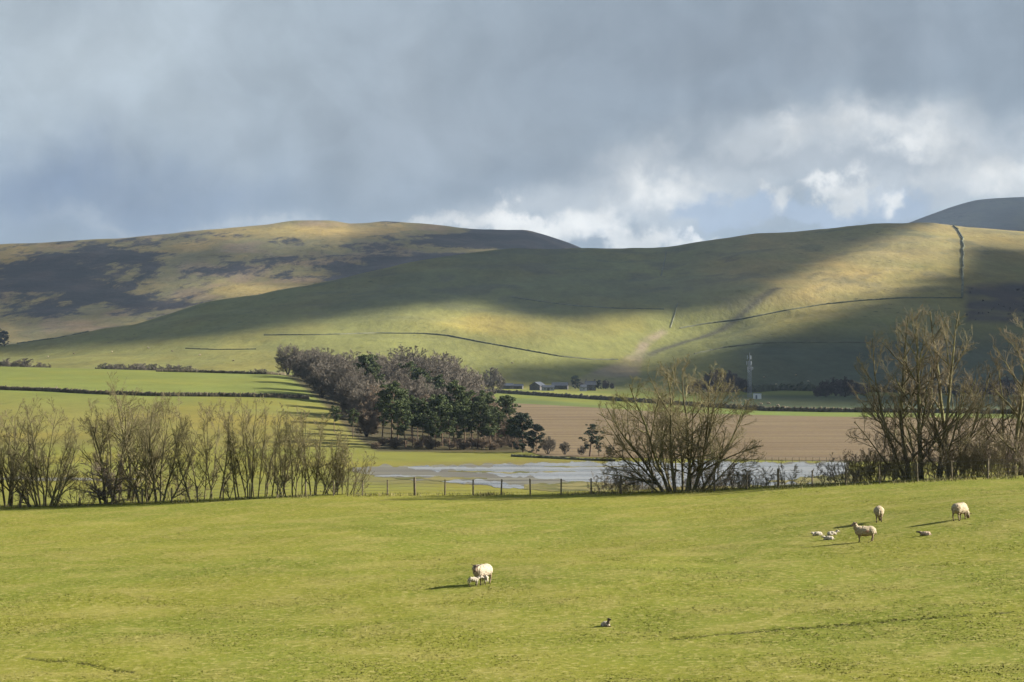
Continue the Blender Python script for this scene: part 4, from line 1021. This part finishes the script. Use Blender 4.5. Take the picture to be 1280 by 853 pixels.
# ---------------------------------------------------------------- sheep
def capsule_sd(p, a, b, ra, rb):
    a = np.array(a); b = np.array(b); d = b - a
    t = np.clip(((p - a) @ d) / max(d @ d, 1e-9), 0, 1)
    return np.linalg.norm(p - a - t[:, None] * d, axis=1) - (ra + (rb - ra) * t)
def ell_sd(p, c, r):
    q = (p - np.array(c)) / np.array(r); k = np.linalg.norm(q, axis=1)
    return (k - 1) * min(r)
def sheep_mesh(prims, voxel, dots=()):
    bm = bmesh.new()
    for pr_ in prims:
        if pr_[0] == 'e':
            _, c, r, _c = pr_
            s = bmesh.ops.create_icosphere(bm, subdivisions=3, radius=1.0)
            bmesh.ops.transform(bm, matrix=Matrix.Translation(c) @ Matrix.Diagonal((*r, 1)), verts=s['verts'])
        else:
            _, a, b, ra, rb, _c = pr_
            A = Vector(a); B_ = Vector(b); dv = B_ - A
            s = bmesh.ops.create_cone(bm, cap_ends=True, segments=10, radius1=ra, radius2=rb, depth=dv.length)
            bmesh.ops.transform(bm, matrix=Matrix.Translation((A + B_) / 2) @ dv.to_track_quat('Z', 'Y').to_matrix().to_4x4(), verts=s['verts'])
            for q, rr in ((A, ra), (B_, rb)):
                s = bmesh.ops.create_icosphere(bm, subdivisions=2, radius=rr * 1.02)
                bmesh.ops.translate(bm, vec=q, verts=s['verts'])
    me = bpy.data.meshes.new('tmp'); bm.to_mesh(me); bm.free()
    o = bpy.data.objects.new('tmp', me); C.objects.link(o)
    m = o.modifiers.new('r', 'REMESH'); m.mode = 'VOXEL'; m.voxel_size = voxel
    s_ = o.modifiers.new('s', 'SMOOTH'); s_.iterations = 3; s_.factor = .5
    tx = bpy.data.textures.new('fleece', 'CLOUDS'); tx.noise_scale = .07
    dm_ = o.modifiers.new('d', 'DISPLACE'); dm_.texture = tx; dm_.strength = .045; dm_.mid_level = .5; dm_.texture_coords = 'LOCAL'
    dg_ = bpy.context.evaluated_depsgraph_get()
    ev = o.evaluated_get(dg_); out = bpy.data.meshes.new_from_object(ev, depsgraph=dg_)
    bpy.data.objects.remove(o); bpy.data.meshes.remove(me)
    P = np.zeros(len(out.vertices) * 3, np.float32); out.vertices.foreach_get('co', P); P = P.reshape(-1, 3).astype(float)
    best = np.full(len(P), 1e9); cc = np.ones((len(P), 3)) * .5
    for pr_ in prims:
        s = ell_sd(P, pr_[1], pr_[2]) if pr_[0] == 'e' else capsule_sd(P, *pr_[1:5])
        u = s < best; best = np.where(u, s, best); cc[u] = pr_[-1]
    for c, r, k in dots:
        cc[np.linalg.norm(P - np.array(c), axis=1) < r] = k
    n_ = vn(P)
    for q in out.polygons: q.use_smooth = True
    a = out.attributes.new('Col', 'FLOAT_COLOR', 'POINT')
    c4 = np.ones((len(P), 4), np.float32); c4[:, :3] = cc
    a.data.foreach_set('color', c4.ravel())
    out.materials.clear(); out.materials.append(M_wool)
    return out
def vn(P): return P
WL = (0.36, 0.30, 0.205); WD = (0.25, 0.185, 0.125); FC = (0.20, 0.15, 0.11); DKF = (0.10, 0.08, 0.062); HF = (0.04, 0.035, 0.03); WH = (0.42, 0.37, 0.29); PK = (0.33, 0.20, 0.14)
def head_prims(h, dirv, s=1.0, face=FC, ear=FC):
    h = Vector(h); d = Vector(dirv).normalized(); side = d.cross(Vector((0, 0, 1))).normalized(); upv = side.cross(d).normalized()
    q = [('e', tuple(h), (.105 * s, .095 * s, .10 * s), face), ('c', tuple(h), tuple(h + d * .21 * s - upv * .02 * s), .085 * s, .052 * s, face), ('c', tuple(h + d * .2 * s - upv * .02 * s), tuple(h + d * .235 * s - upv * .025 * s), .05 * s, .042 * s, face)]
    for k in (-1, 1):
        e0 = h + side * k * .07 * s + upv * .05 * s - d * .03 * s
        q.append(('c', tuple(e0), tuple(e0 + side * k * .13 * s + upv * .05 * s), .026 * s, .018 * s, ear))
    dots = [(tuple(h + d * .06 * s + side * k * .075 * s + upv * .035 * s), .022 * s, HF) for k in (-1, 1)] + [(tuple(h + d * .24 * s - upv * .02 * s), .035 * s, HF)]
    return q, dots
def leg(x, y, top, s=1.0, fwd=0.0, hind=False, c=WD):
    kx = x + (-.03 if hind else .012) * s + fwd * .5; kz = .26 * s if not hind else .30 * s
    fx = x + (.0 if hind else .0) + fwd
    if hind: kx -= .05 * s
    return [('c', (x, y, top), (kx, y, kz), .088 * s, .042 * s, c), ('c', (kx, y, kz), (fx, y, .05 * s), .040 * s, .030 * s, FC), ('c', (fx, y, .05 * s), (fx + .02 * s, y, .02 * s), .034 * s, .036 * s, HF)]
def ewe(headpos, headdir, neck=None, step=(0, 0, 0, 0), wool=WL, face=FC, flank=None):
    pr_ = [('e', (0, 0, .60), (.50, .285, .275), wool), ('e', (-.30, 0, .605), (.29, .265, .27), wool), ('e', (.28, 0, .60), (.28, .245, .28), wool), ('e', (0, 0, .47), (.36, .22, .16), WD)]
    if flank: pr_.append(('e', (-.05, 0, .60), (.30, .295, .17), flank))
    pr_ += leg(.30, .12, .42, 1, step[0]) + leg(.30, -.12, .42, 1, step[1]) + leg(-.36, .13, .45, 1, step[2], True) + leg(-.36, -.13, .45, 1, step[3], True)
    pr_.append(('c', (-.56, 0, .68), (-.62, 0, .42), .05, .03, wool))
    nk = neck or (.46, 0, .68)
    pr_.append(('c', (.30, 0, .66), nk, .20, .16, wool)); pr_.append(('c', nk, headpos, .155, .10, wool))
    h, dots = head_prims(headpos, headdir, 1.05, face, face)
    return sheep_mesh(pr_ + h, .021, dots)
def lamb(headpos, headdir, wool=WH, face=WH, s=.47):
    pr_ = [('e', (0, 0, .60 * s), (.42 * s, .20 * s, .21 * s), wool), ('e', (-.24 * s, 0, .60 * s), (.22 * s, .19 * s, .21 * s), wool)]
    for x, y, hd in ((.26, .09, False), (.26, -.09, False), (-.32, .1, True), (-.32, -.1, True)): pr_ += leg(x * s, y * s, .48 * s, s * .95, 0, hd, wool)
    pr_.append(('c', (.26 * s, 0, .64 * s), headpos, .13 * s, .10 * s, wool)); pr_.append(('c', (-.44 * s, 0, .66 * s), (-.52 * s, 0, .36 * s), .045 * s, .03 * s, wool))
    h, dots = head_prims(headpos, headdir, s * 1.15, face, face)
    return sheep_mesh(pr_ + h, .013, dots)
def lying(headpos, headdir, wool=WH, face=WH, s=.58, neckc=None):
    pr_ = [('e', (0, 0, .20 * s), (.46 * s, .25 * s, .22 * s), wool), ('e', (-.26 * s, 0, .19 * s), (.26 * s, .26 * s, .21 * s), wool)]
    for k in (-1, 1):
        pr_.append(('c', (-.30 * s, k * .2 * s, .14 * s), (-.05 * s, k * .28 * s, .05 * s), .09 * s, .045 * s, wool))
        pr_.append(('c', (.25 * s, k * .12 * s, .12 * s), (.50 * s, k * .14 * s, .04 * s), .07 * s, .04 * s, face))
    pr_.append(('c', (.30 * s, 0, .24 * s), headpos, .15 * s, .10 * s, neckc or wool)); pr_.append(('c', (-.48 * s, 0, .2 * s), (-.62 * s, .1 * s, .06 * s), .045 * s, .03 * s, wool))
    h, dots = head_prims(headpos, headdir, s * 1.15, face, face)
    return sheep_mesh(pr_ + h, .013, dots)
def put_sheep(me, name, px, py, deg, label, group, cat_='sheep', s=1.0):
    d = field_hit(px, py); o = bpy.data.objects.new(name, me); C.objects.link(o)
    o.location = atF(px, d, -.012); o.rotation_euler = (0, 0, math.radians(deg)); o.scale = (s, s, s)
    tag(o, label, cat_, group); return o
GS = 'ewes in the pasture'; GL = 'lambs in the pasture'
put_sheep(ewe((.56, .05, .98), (.85, .35, -.25), (.47, 0, .76), (.03, -.03, .06, -.08), flank=PK), 'sheep', 1081, 677.5, 183, 'ewe standing broadside with raised head and a reddish flank', GS, s=.80)
put_sheep(ewe((.70, -.05, .22), (.5, -.1, -.85), (.58, 0, .48)), 'sheep', 1098.5, 652.5, 82, 'ewe seen from behind, just above the broadside ewe', GS, s=.86)
put_sheep(ewe((.74, -.05, .24), (.45, -.1, -.85), (.60, 0, .50), (0, .05, -.04, .06)), 'sheep', 1199.5, 650.5, 52, 'ewe grazing with head down at the far right', GS, s=.92)
put_sheep(ewe((.60, .10, .80), (.8, .3, -.6), (.50, 0, .72), wool=(.40, .34, .25)), 'sheep', 603, 730.5, 236, 'ewe standing with two lambs near the middle of the pasture', GS, s=.90)
put_sheep(lamb((.29, .02, .38), (.9, 0, -.15)), 'lamb', 592, 733.5, 20, 'standing lamb at the front left of the ewe near the middle', GL, 'lamb')
put_sheep(lamb((.31, 0, .31), (.9, 0, .25)), 'lamb', 606.5, 731, 110, 'standing lamb pressed to the right side of the ewe near the middle', GL, 'lamb')
put_sheep(lying((.24, 0, .12), (-.4, .8, -.3), s=.45), 'lamb', 1021.5, 669.5, 190, 'pale lamb lying alone left of the pair of resting lambs', GL, 'lamb')
put_sheep(lying((.25, 0, .20), (.9, .2, -.2), s=.44), 'lamb', 1040, 669, 10, 'pale lamb lying with raised head, upper one of the resting pair', GL, 'lamb')
put_sheep(lying((.23, .04, .15), (.6, -.7, -.2), s=.45), 'lamb', 1035.5, 675, 170, 'pale lamb lying lowest in the group beside the broadside ewe', GL, 'lamb')
put_sheep(lying((.26, 0, .15), (.9, 0, .25), wool=(.40, .30, .22), face=(.10, .08, .065), s=.45, neckc=(.22, .17, .13)), 'lamb', 1156.5, 669.5, 172, 'brownish lamb lying alone below the far right grazing ewe', GL, 'lamb')
put_sheep(lying((.17, 0, .25), (.85, .1, .1), wool=(.40, .34, .26), face=DKF, s=.40, neckc=(.16, .13, .10)), 'lamb', 757.5, 783, 300, 'dark faced lamb sitting alone low in the pasture', GL, 'lamb')
# far flock: tiny copies of the grazing ewe on the hill foot
src = [o for o in bpy.data.objects if o.name.startswith('sheep')][2]
for px, py in [(916, 503), (935, 503), (951, 507), (960, 506), (972, 509), (984, 512), (890, 506), (900, 502), (590, 486), (612, 490), (60, 447), (140, 441), (215, 440), (185, 436), (92, 443), (250, 445), (292, 452), (640, 455), (955, 473), (995, 470), (970, 482), (1010, 478)]:
    o = src.copy(); C.objects.link(o); o.location = at(px, T_hit(px, py)); o.rotation_euler = (0, 0, (px * 7.3) % 6.28); o.scale = (1.5, 1.5, 1.5)
    tag(o, 'sheep like a pale speck grazing far off at the foot of the hills', 'sheep', 'far off sheep')

# ---------------------------------------------------------------- unseen clouds, shaped from the shade they cast on the hills
SH = {'a': [(-400, 470), (-400, 400), (0, 400), (110, 375), (230, 350), (330, 330), (440, 290), (560, 270), (740, 260), (900, 240), (1050, 230), (1150, 235), (1172, 280), (1126, 294), (1065, 315), (1020, 338), (951, 370), (900, 390), (860, 396), (800, 392), (760, 400), (700, 405), (660, 402), (625, 392), (590, 380), (520, 384), (470, 390), (400, 401), (330, 416), (260, 426), (180, 434), (90, 441), (0, 449)],
      'b': [(1208, 306), (1300, 318), (1600, 330), (1600, 514), (1300, 514), (1040, 512), (880, 506), (800, 498), (790, 470), (860, 449), (905, 436), (971, 416), (1020, 396), (1085, 379), (1130, 362), (1185, 344)],
      'c': [(585, 474), (610, 460), (680, 456), (740, 452), (790, 452), (800, 490), (640, 489), (590, 487)],
      'm': [(-400, 318), (0, 312), (150, 306), (260, 304), (330, 312), (400, 304), (470, 284), (560, 276), (660, 280), (760, 316), (600, 324), (440, 347), (400, 352), (330, 345), (240, 345), (180, 372), (210, 392), (100, 412), (-400, 430)]}
SOFT = {'a': 13, 'b': 13, 'c': 8, 'm': 18}
MAXP = {'a': .99, 'b': 1.0, 'c': .95, 'm': .72}
LGX = (mpx[0], 4.0)
def M_z(px, d):
    i = np.clip(((px - mpx[0]) / 2).astype(int), 0, len(mpx) - 1)
    out = np.full(px.shape, -100.0)
    dmin = MD[i, 0]; dr = MD[i, 199]
    f = np.clip((d - dmin) / (dr - dmin) * 199, 0, 199).astype(int)
    ok = (px > mpx[0]) & (px < mpx[-1]) & (d > dmin) & (d < dr + 60)
    out[ok] = MZ[i, f][ok]; return out
HC = 1150.0
ico = bmesh.new(); bmesh.ops.create_icosphere(ico, subdivisions=1, radius=1.0)
IV = np.array([v.co[:] for v in ico.verts]); IF = np.array([[v.index for v in f.verts] for f in ico.faces]); ico.free()
M_cloud, tcl = newmat('shade_cloud')
tcl.bsdf((0.80, 0.80, 0.80), 1.0, 0.0)
def cloud(key, label, sp=17.0):
    gx_, gy_ = np.meshgrid(np.arange(-2600, 6600, sp), np.arange(1500, 7400, sp), indexing='ij')
    r = np.random.default_rng(hash(key) % 7 if False else ord(key))
    x = (gx_ + r.uniform(-.18, .18, gx_.shape) * sp + (np.arange(gx_.shape[1])[None] % 2) * sp * .5).ravel(); y = (gy_ + r.uniform(-.18, .18, gy_.shape) * sp).ravel()
    hx = np.zeros_like(x); hy = np.zeros_like(y); done = np.zeros(x.shape, bool); hz = np.zeros_like(x)
    for z in np.arange(360, -20, -4.0):
        s = (HC - z) / SUN[2]; qx = x - SUN[0] * s; qy = y - SUN[1] * s
        ok = (~done) & (qy > 700)
        px = np.where(ok, qx / np.maximum(qy, 1) * F + 640, 0)
        inr = ok & (px > -310) & (px < 1590) & (qy < 5500)
        zz = np.full(x.shape, -99.0)
        zz[inr] = np.maximum(T_z(px[inr], qy[inr]), M_z(px[inr], qy[inr]))
        h = inr & (zz >= z)
        hx[h] = px[h]; hy[h] = HY + (CZ - z) / qy[h] * F; hz[h] = qy[h]; done |= h
    sd = poly_sd(hx, hy, SH[key])
    onmoor = hz > c_d(hx) + 120
    sd = np.where(onmoor == (key == 'm'), sd, -99)
    pr_ = sstep(-SOFT[key], SOFT[key], sd + fbm(x / 260, y / 260, 5, 3) * 5) * MAXP[key] * done
    inner = (sd > SOFT[key] * 3.0) & (key != 'm') & (r.random(x.shape) < .15)
    pk = (pr_ > .04) | inner
    x, y, inn, pp = x[pk], y[pk], inner[pk], pr_[pk]
    rad = np.where(inn, 60, sp * np.sqrt(pp / 5.62) * (1 + .65 * pp ** 3))
    z = HC + np.where(inn, r.uniform(-20, 60, x.shape), r.uniform(-4, 4, x.shape))
    off = (z - HC) / SUN[2]; x = x + SUN[0] * off; y = y + SUN[1] * off
    Vv = np.stack([x, y, z], 1)[:, None] + IV[None] * rad[:, None, None] * np.array([1, 1, .7]) * r.uniform(.85, 1.15, (len(x), len(IV), 1))
    Ff = IF[None] + np.arange(len(x))[:, None, None] * len(IV)
    o = mesh_np('cloud', Vv.reshape(-1, 3), Ff.reshape(-1, 3), M_cloud)
    tag(o, label, 'cloud', kind='structure')
    vv = Vv.reshape(-1, 3); u_ = vv[:, 0] / vv[:, 1]; w_ = vv[:, 2] / vv[:, 1]
    print('cloud', key, len(x), 'in view', int(((np.abs(u_) < .214) & (w_ < .147)).sum()))
cloud('a', 'out of view cloud shaped to shade the nearer hills')
cloud('b', 'out of view cloud shaped to shade the right hill foot')
cloud('c', 'small out of view cloud shaped to shade the farm')
rq = np.random.default_rng(4); nq = 2600  # puffs added out of view to put the far mountain in shade
aq = rq.integers(0, q2.shape[0], nq); bq = rq.integers(0, 125, nq)
zq = qz[aq, bq]; so_ = (HC + rq.uniform(-40, 60, nq) - zq) / SUN[2]
Vq = (np.stack([X(q2[aq, bq], qd[aq, bq]) + SUN[0] * so_, qd[aq, bq] + SUN[1] * so_, zq + SUN[2] * so_], 1)[:, None] + IV[None] * rq.uniform(70, 110, nq)[:, None, None] * np.array([1, 1, .7])).reshape(-1, 3)
oq = mesh_np('cloud', Vq, (IF[None] + np.arange(nq)[:, None, None] * len(IV)).reshape(-1, 3), M_cloud)
tag(oq, 'out of view cloud added to shade the far mountain', 'cloud', kind='structure')
cloud('m', 'broken out of view cloud shaped to half shade the heather hill', 15.0)

# ---------------------------------------------------------------- sky
w = bpy.data.worlds.new('World'); scene.world = w; w.use_nodes = True
t = NT(w.node_tree)
sky = t.n('ShaderNodeTexSky', sky_type='NISHITA'); sky.sun_disc = False
sky.sun_elevation = math.asin(SUN[2]); sky.sun_rotation = math.atan2(SUN[0], SUN[1])
sky.air_density = 1.0; sky.dust_density = 1.0
dirv = t.n('ShaderNodeTexCoord').outputs['Generated']
sp = t.n('ShaderNodeSeparateXYZ'); t.link(dirv, sp.inputs[0])
dx_, dy_, dz_ = sp.outputs
hor = t.m('SQRT', t.m('ADD', t.m('MULTIPLY', dx_, dx_), t.m('ADD', t.m('MULTIPLY', dy_, dy_), 1e-5)))
P_ = t.m('ADD', t.m('MULTIPLY', t.m('ARCTAN2', dx_, dy_), F), 640.0)
Q_ = t.m('SUBTRACT', HY, t.m('MULTIPLY', t.m('DIVIDE', dz_, hor), F))
cmb = t.n('ShaderNodeCombineXYZ'); t.link(P_, cmb.inputs[0]); t.link(Q_, cmb.inputs[1])
uv = cmb.outputs[0]
def warp(scale, amt, seed):
    nz = t.n('ShaderNodeTexNoise'); mp = t.n('ShaderNodeMapping'); t.link(uv, mp.inputs[0]); mp.inputs['Location'].default_value = (seed * 313.0, seed * 71.0, seed)
    t.link(mp.outputs[0], nz.inputs['Vector']); nz.inputs['Scale'].default_value = scale; nz.inputs['Detail'].default_value = 6; nz.inputs['Roughness'].default_value = .58
    s_ = t.n('ShaderNodeSeparateXYZ'); t.link(nz.outputs['Color'], s_.inputs[0])
    return t.m('MULTIPLY', t.m('SUBTRACT', s_.outputs[0], .5), amt), t.m('MULTIPLY', t.m('SUBTRACT', s_.outputs[1], .5), amt)
def gauss(P0, Q0, cx, cy, sx, sy, a=1.0):
    e = t.m('ADD', t.m('POWER', t.m('ABSOLUTE', t.m('DIVIDE', t.m('SUBTRACT', P0, cx), sx)), 2.0), t.m('POWER', t.m('ABSOLUTE', t.m('DIVIDE', t.m('SUBTRACT', Q0, cy), sy)), 2.0))
    return t.m('MULTIPLY', t.m('EXPONENT', t.m('MULTIPLY', e, -1.0)), a)
def addall(l):
    o = l[0]
    for q in l[1:]: o = t.m('ADD', o, q)
    return o
wx, wy = warp(.0045, 260, 1); Ps = t.m('ADD', P_, wx); Qs = t.m('ADD', Q_, wy)          # soft large-scale shapes
wx2, wy2 = warp(.016, 110, 2); Pc = t.m('ADD', P_, wx2); Qc = t.m('ADD', Q_, wy2)        # billowing edges
SKYK = 1.0
def S(r, g, b):
    lin = lambda v: ((v / 255 + .055) / 1.055) ** 2.4 if v > 10 else v / 255 / 12.92
    k = SKYK / (2 ** EXPO * BG)
    return (lin(r) * k * .83, lin(g) * k * .88, lin(b) * k * .91)
EXPO = 1.95; BG = 0.1
base = S(157, 168, 180)
c = t.mix(t.m('ADD', gauss(Ps, Qs, 70, 90, 200, 150, .75), gauss(Ps, Qs, 360, 60, 330, 130, .5), clamp=True), base, S(196, 204, 210))
c = t.mix(gauss(Ps, Qs, 100, 250, 260, 60, .8), c, S(128, 144, 170))
c = t.mix(gauss(Ps, Qs, 960, 60, 420, 110, .75), c, S(147, 155, 166))
c = t.mix(gauss(Ps, Qs, 560, 170, 160, 70, .6), c, S(168, 175, 184))
c = t.mix(gauss(Ps, Qs, 620, 225, 200, 28, .4), c, S(140, 150, 164))
str_ = t.n('ShaderNodeMapping'); t.link(uv, str_.inputs[0]); str_.inputs['Rotation'].default_value = (0, 0, math.radians(-14)); str_.inputs['Scale'].default_value = (.011, .0022, 1)
sn = t.noise(str_.outputs[0], 1.0, 4, .5)
c = t.mix(t.m('MULTIPLY', t.ramp(sn, .45, .72), .22), c, S(190, 197, 205))
cn = t.noise(uv, .007, 6, .55, .5)
c = t.mix(1.0, c, grey3(t, t.ramp(cn, .3, .7, .92, 1.09)), 'MULTIPLY')
# clear blue gaps low on the right
blue = t.mix(1.0, sky.outputs[0], (.36, .36, .38), 'MULTIPLY')
blue = t.mix(.80, blue, S(160, 176, 205))
soft = addall([gauss(Ps, Qs, 980, 215, 260, 50, .55), gauss(Ps, Qs, 1240, 235, 160, 60, .6), gauss(Pc, Qc, 1030, 160, 170, 42, .6), gauss(Ps, Qs, 700, 275, 230, 36, .7), gauss(Ps, Qs, 820, 215, 110, 45, .5)])
c = t.mix(t.ramp(soft, .12, .95), c, S(204, 207, 211))
c = t.mix(gauss(Ps, Qs, 330, 288, 190, 12, .6), c, S(208, 211, 214))
# shaded bases under the bright break
c = t.mix(gauss(Pc, Qc, 1110, 205, 120, 16, .55), c, S(165, 171, 180))
c = t.mix(gauss(Pc, Qc, 930, 200, 90, 13, .45), c, S(160, 167, 177))
gap = addall([gauss(Pc, Qc, 1000, 268, 105, 20, 1.1), gauss(Pc, Qc, 885, 262, 45, 20, .9), gauss(Pc, Qc, 1120, 256, 45, 22, .9), gauss(Pc, Qc, 850, 300, 50, 9, .7), gauss(Pc, Qc, 745, 300, 20, 10, .6)])
c = t.mix(t.m('MULTIPLY', t.ramp(gap, .25, .85), .9), c, blue)
wh = addall([gauss(Pc, Qc, 560, 278, 130, 12, .8), gauss(Pc, Qc, 700, 285, 85, 26, .85), gauss(Pc, Qc, 800, 298, 50, 18, 1.0), gauss(Pc, Qc, 830, 238, 75, 24, .75), gauss(Pc, Qc, 785, 200, 40, 26, .5), gauss(Pc, Qc, 970, 252, 18, 24, 1.0), gauss(Pc, Qc, 1062, 243, 30, 24, 1.0), gauss(Pc, Qc, 1020, 235, 30, 12, .6), gauss(Pc, Qc, 1110, 256, 14, 15, .9), gauss(Pc, Qc, 1070, 160, 120, 34, .62), gauss(Pc, Qc, 1235, 230, 80, 32, .95), gauss(Pc, Qc, 1165, 180, 50, 22, .45), gauss(Pc, Qc, 880, 300, 40, 8, .8), gauss(Pc, Qc, 1500, 250, 150, 60, .8)])
wn = t.noise(uv, .018, 10, .66, .3)
wv = t.m('ADD', wh, t.m('MULTIPLY', t.m('SUBTRACT', wn, .5), 1.3))
c = t.mix(t.m('MULTIPLY', t.ramp(wv, .20, 1.05), .96), c, t.mix(t.ramp(t.noise(uv, .013, 5, .55), .35, .65), S(222, 221, 220), S(262, 256, 250)))
mot = t.noise(uv, .013, 8, .62, .6)
c = t.mix(1.0, c, grey3(t, t.ramp(mot, .3, .7, .95, 1.05)), 'MULTIPLY')
c = t.mix(1.0, c, grey3(t, t.ramp(Q_, -100, -2600, 1.0, 1.35)), 'MULTIPLY')
bgn = t.n('ShaderNodeBackground'); t.link(c, bgn.inputs[0]); bgn.inputs[1].default_value = BG
wo = t.n('ShaderNodeOutputWorld'); t.link(bgn.outputs[0], wo.inputs[0])

sl = bpy.data.lights.new('sun', 'SUN'); sl.energy = 4.7; sl.angle = math.radians(0.7); sl.color = (1.0, 0.94, 0.84)
so = bpy.data.objects.new('sun', sl); C.objects.link(so)
so.rotation_euler = Vector(SUN).to_track_quat('Z', 'Y').to_euler(); so.location = (200, 100, 900)

# ---------------------------------------------------------------- air
mh, th = newmat('pale_air')
vol = th.n('ShaderNodeVolumePrincipled'); vol.inputs['Color'].default_value = (0.58, 0.76, 1.0, 1); vol.inputs['Density'].default_value = 0.000020; vol.inputs['Anisotropy'].default_value = 0.2
oo = th.n('ShaderNodeOutputMaterial'); th.link(vol.outputs[0], oo.inputs['Volume'])
hz_ = MB().box((0, 4500, 250), (11200, 10200, 600)).build('haze', mh); tag(hz_, 'thin pale haze in the air over the valley', 'haze', kind='stuff')

# ---------------------------------------------------------------- camera and render settings
cam = bpy.data.cameras.new('camera'); cam.sensor_width = 36; cam.lens = 36 * F / 1280; cam.clip_start = 1; cam.clip_end = 30000
co = bpy.data.objects.new('camera', cam); C.objects.link(co)
co.location = (0, 0, CZ); co.rotation_euler = (math.pi / 2 + math.atan((HY - 426.5) / F), 0, 0)
scene.camera = co
vs = scene.view_settings; vs.view_transform = 'Standard'; vs.look = 'None'; vs.gamma = 1; vs.exposure = EXPO; vs.use_curve_mapping = False
scene.render.engine = 'CYCLES'
cy = scene.cycles; cy.max_bounces = 5; cy.diffuse_bounces = 2; cy.glossy_bounces = 2; cy.transparent_max_bounces = 8; cy.volume_bounces = 0
cy.use_denoising = True; cy.denoiser = 'OPENIMAGEDENOISE'; cy.sample_clamp_indirect = 4
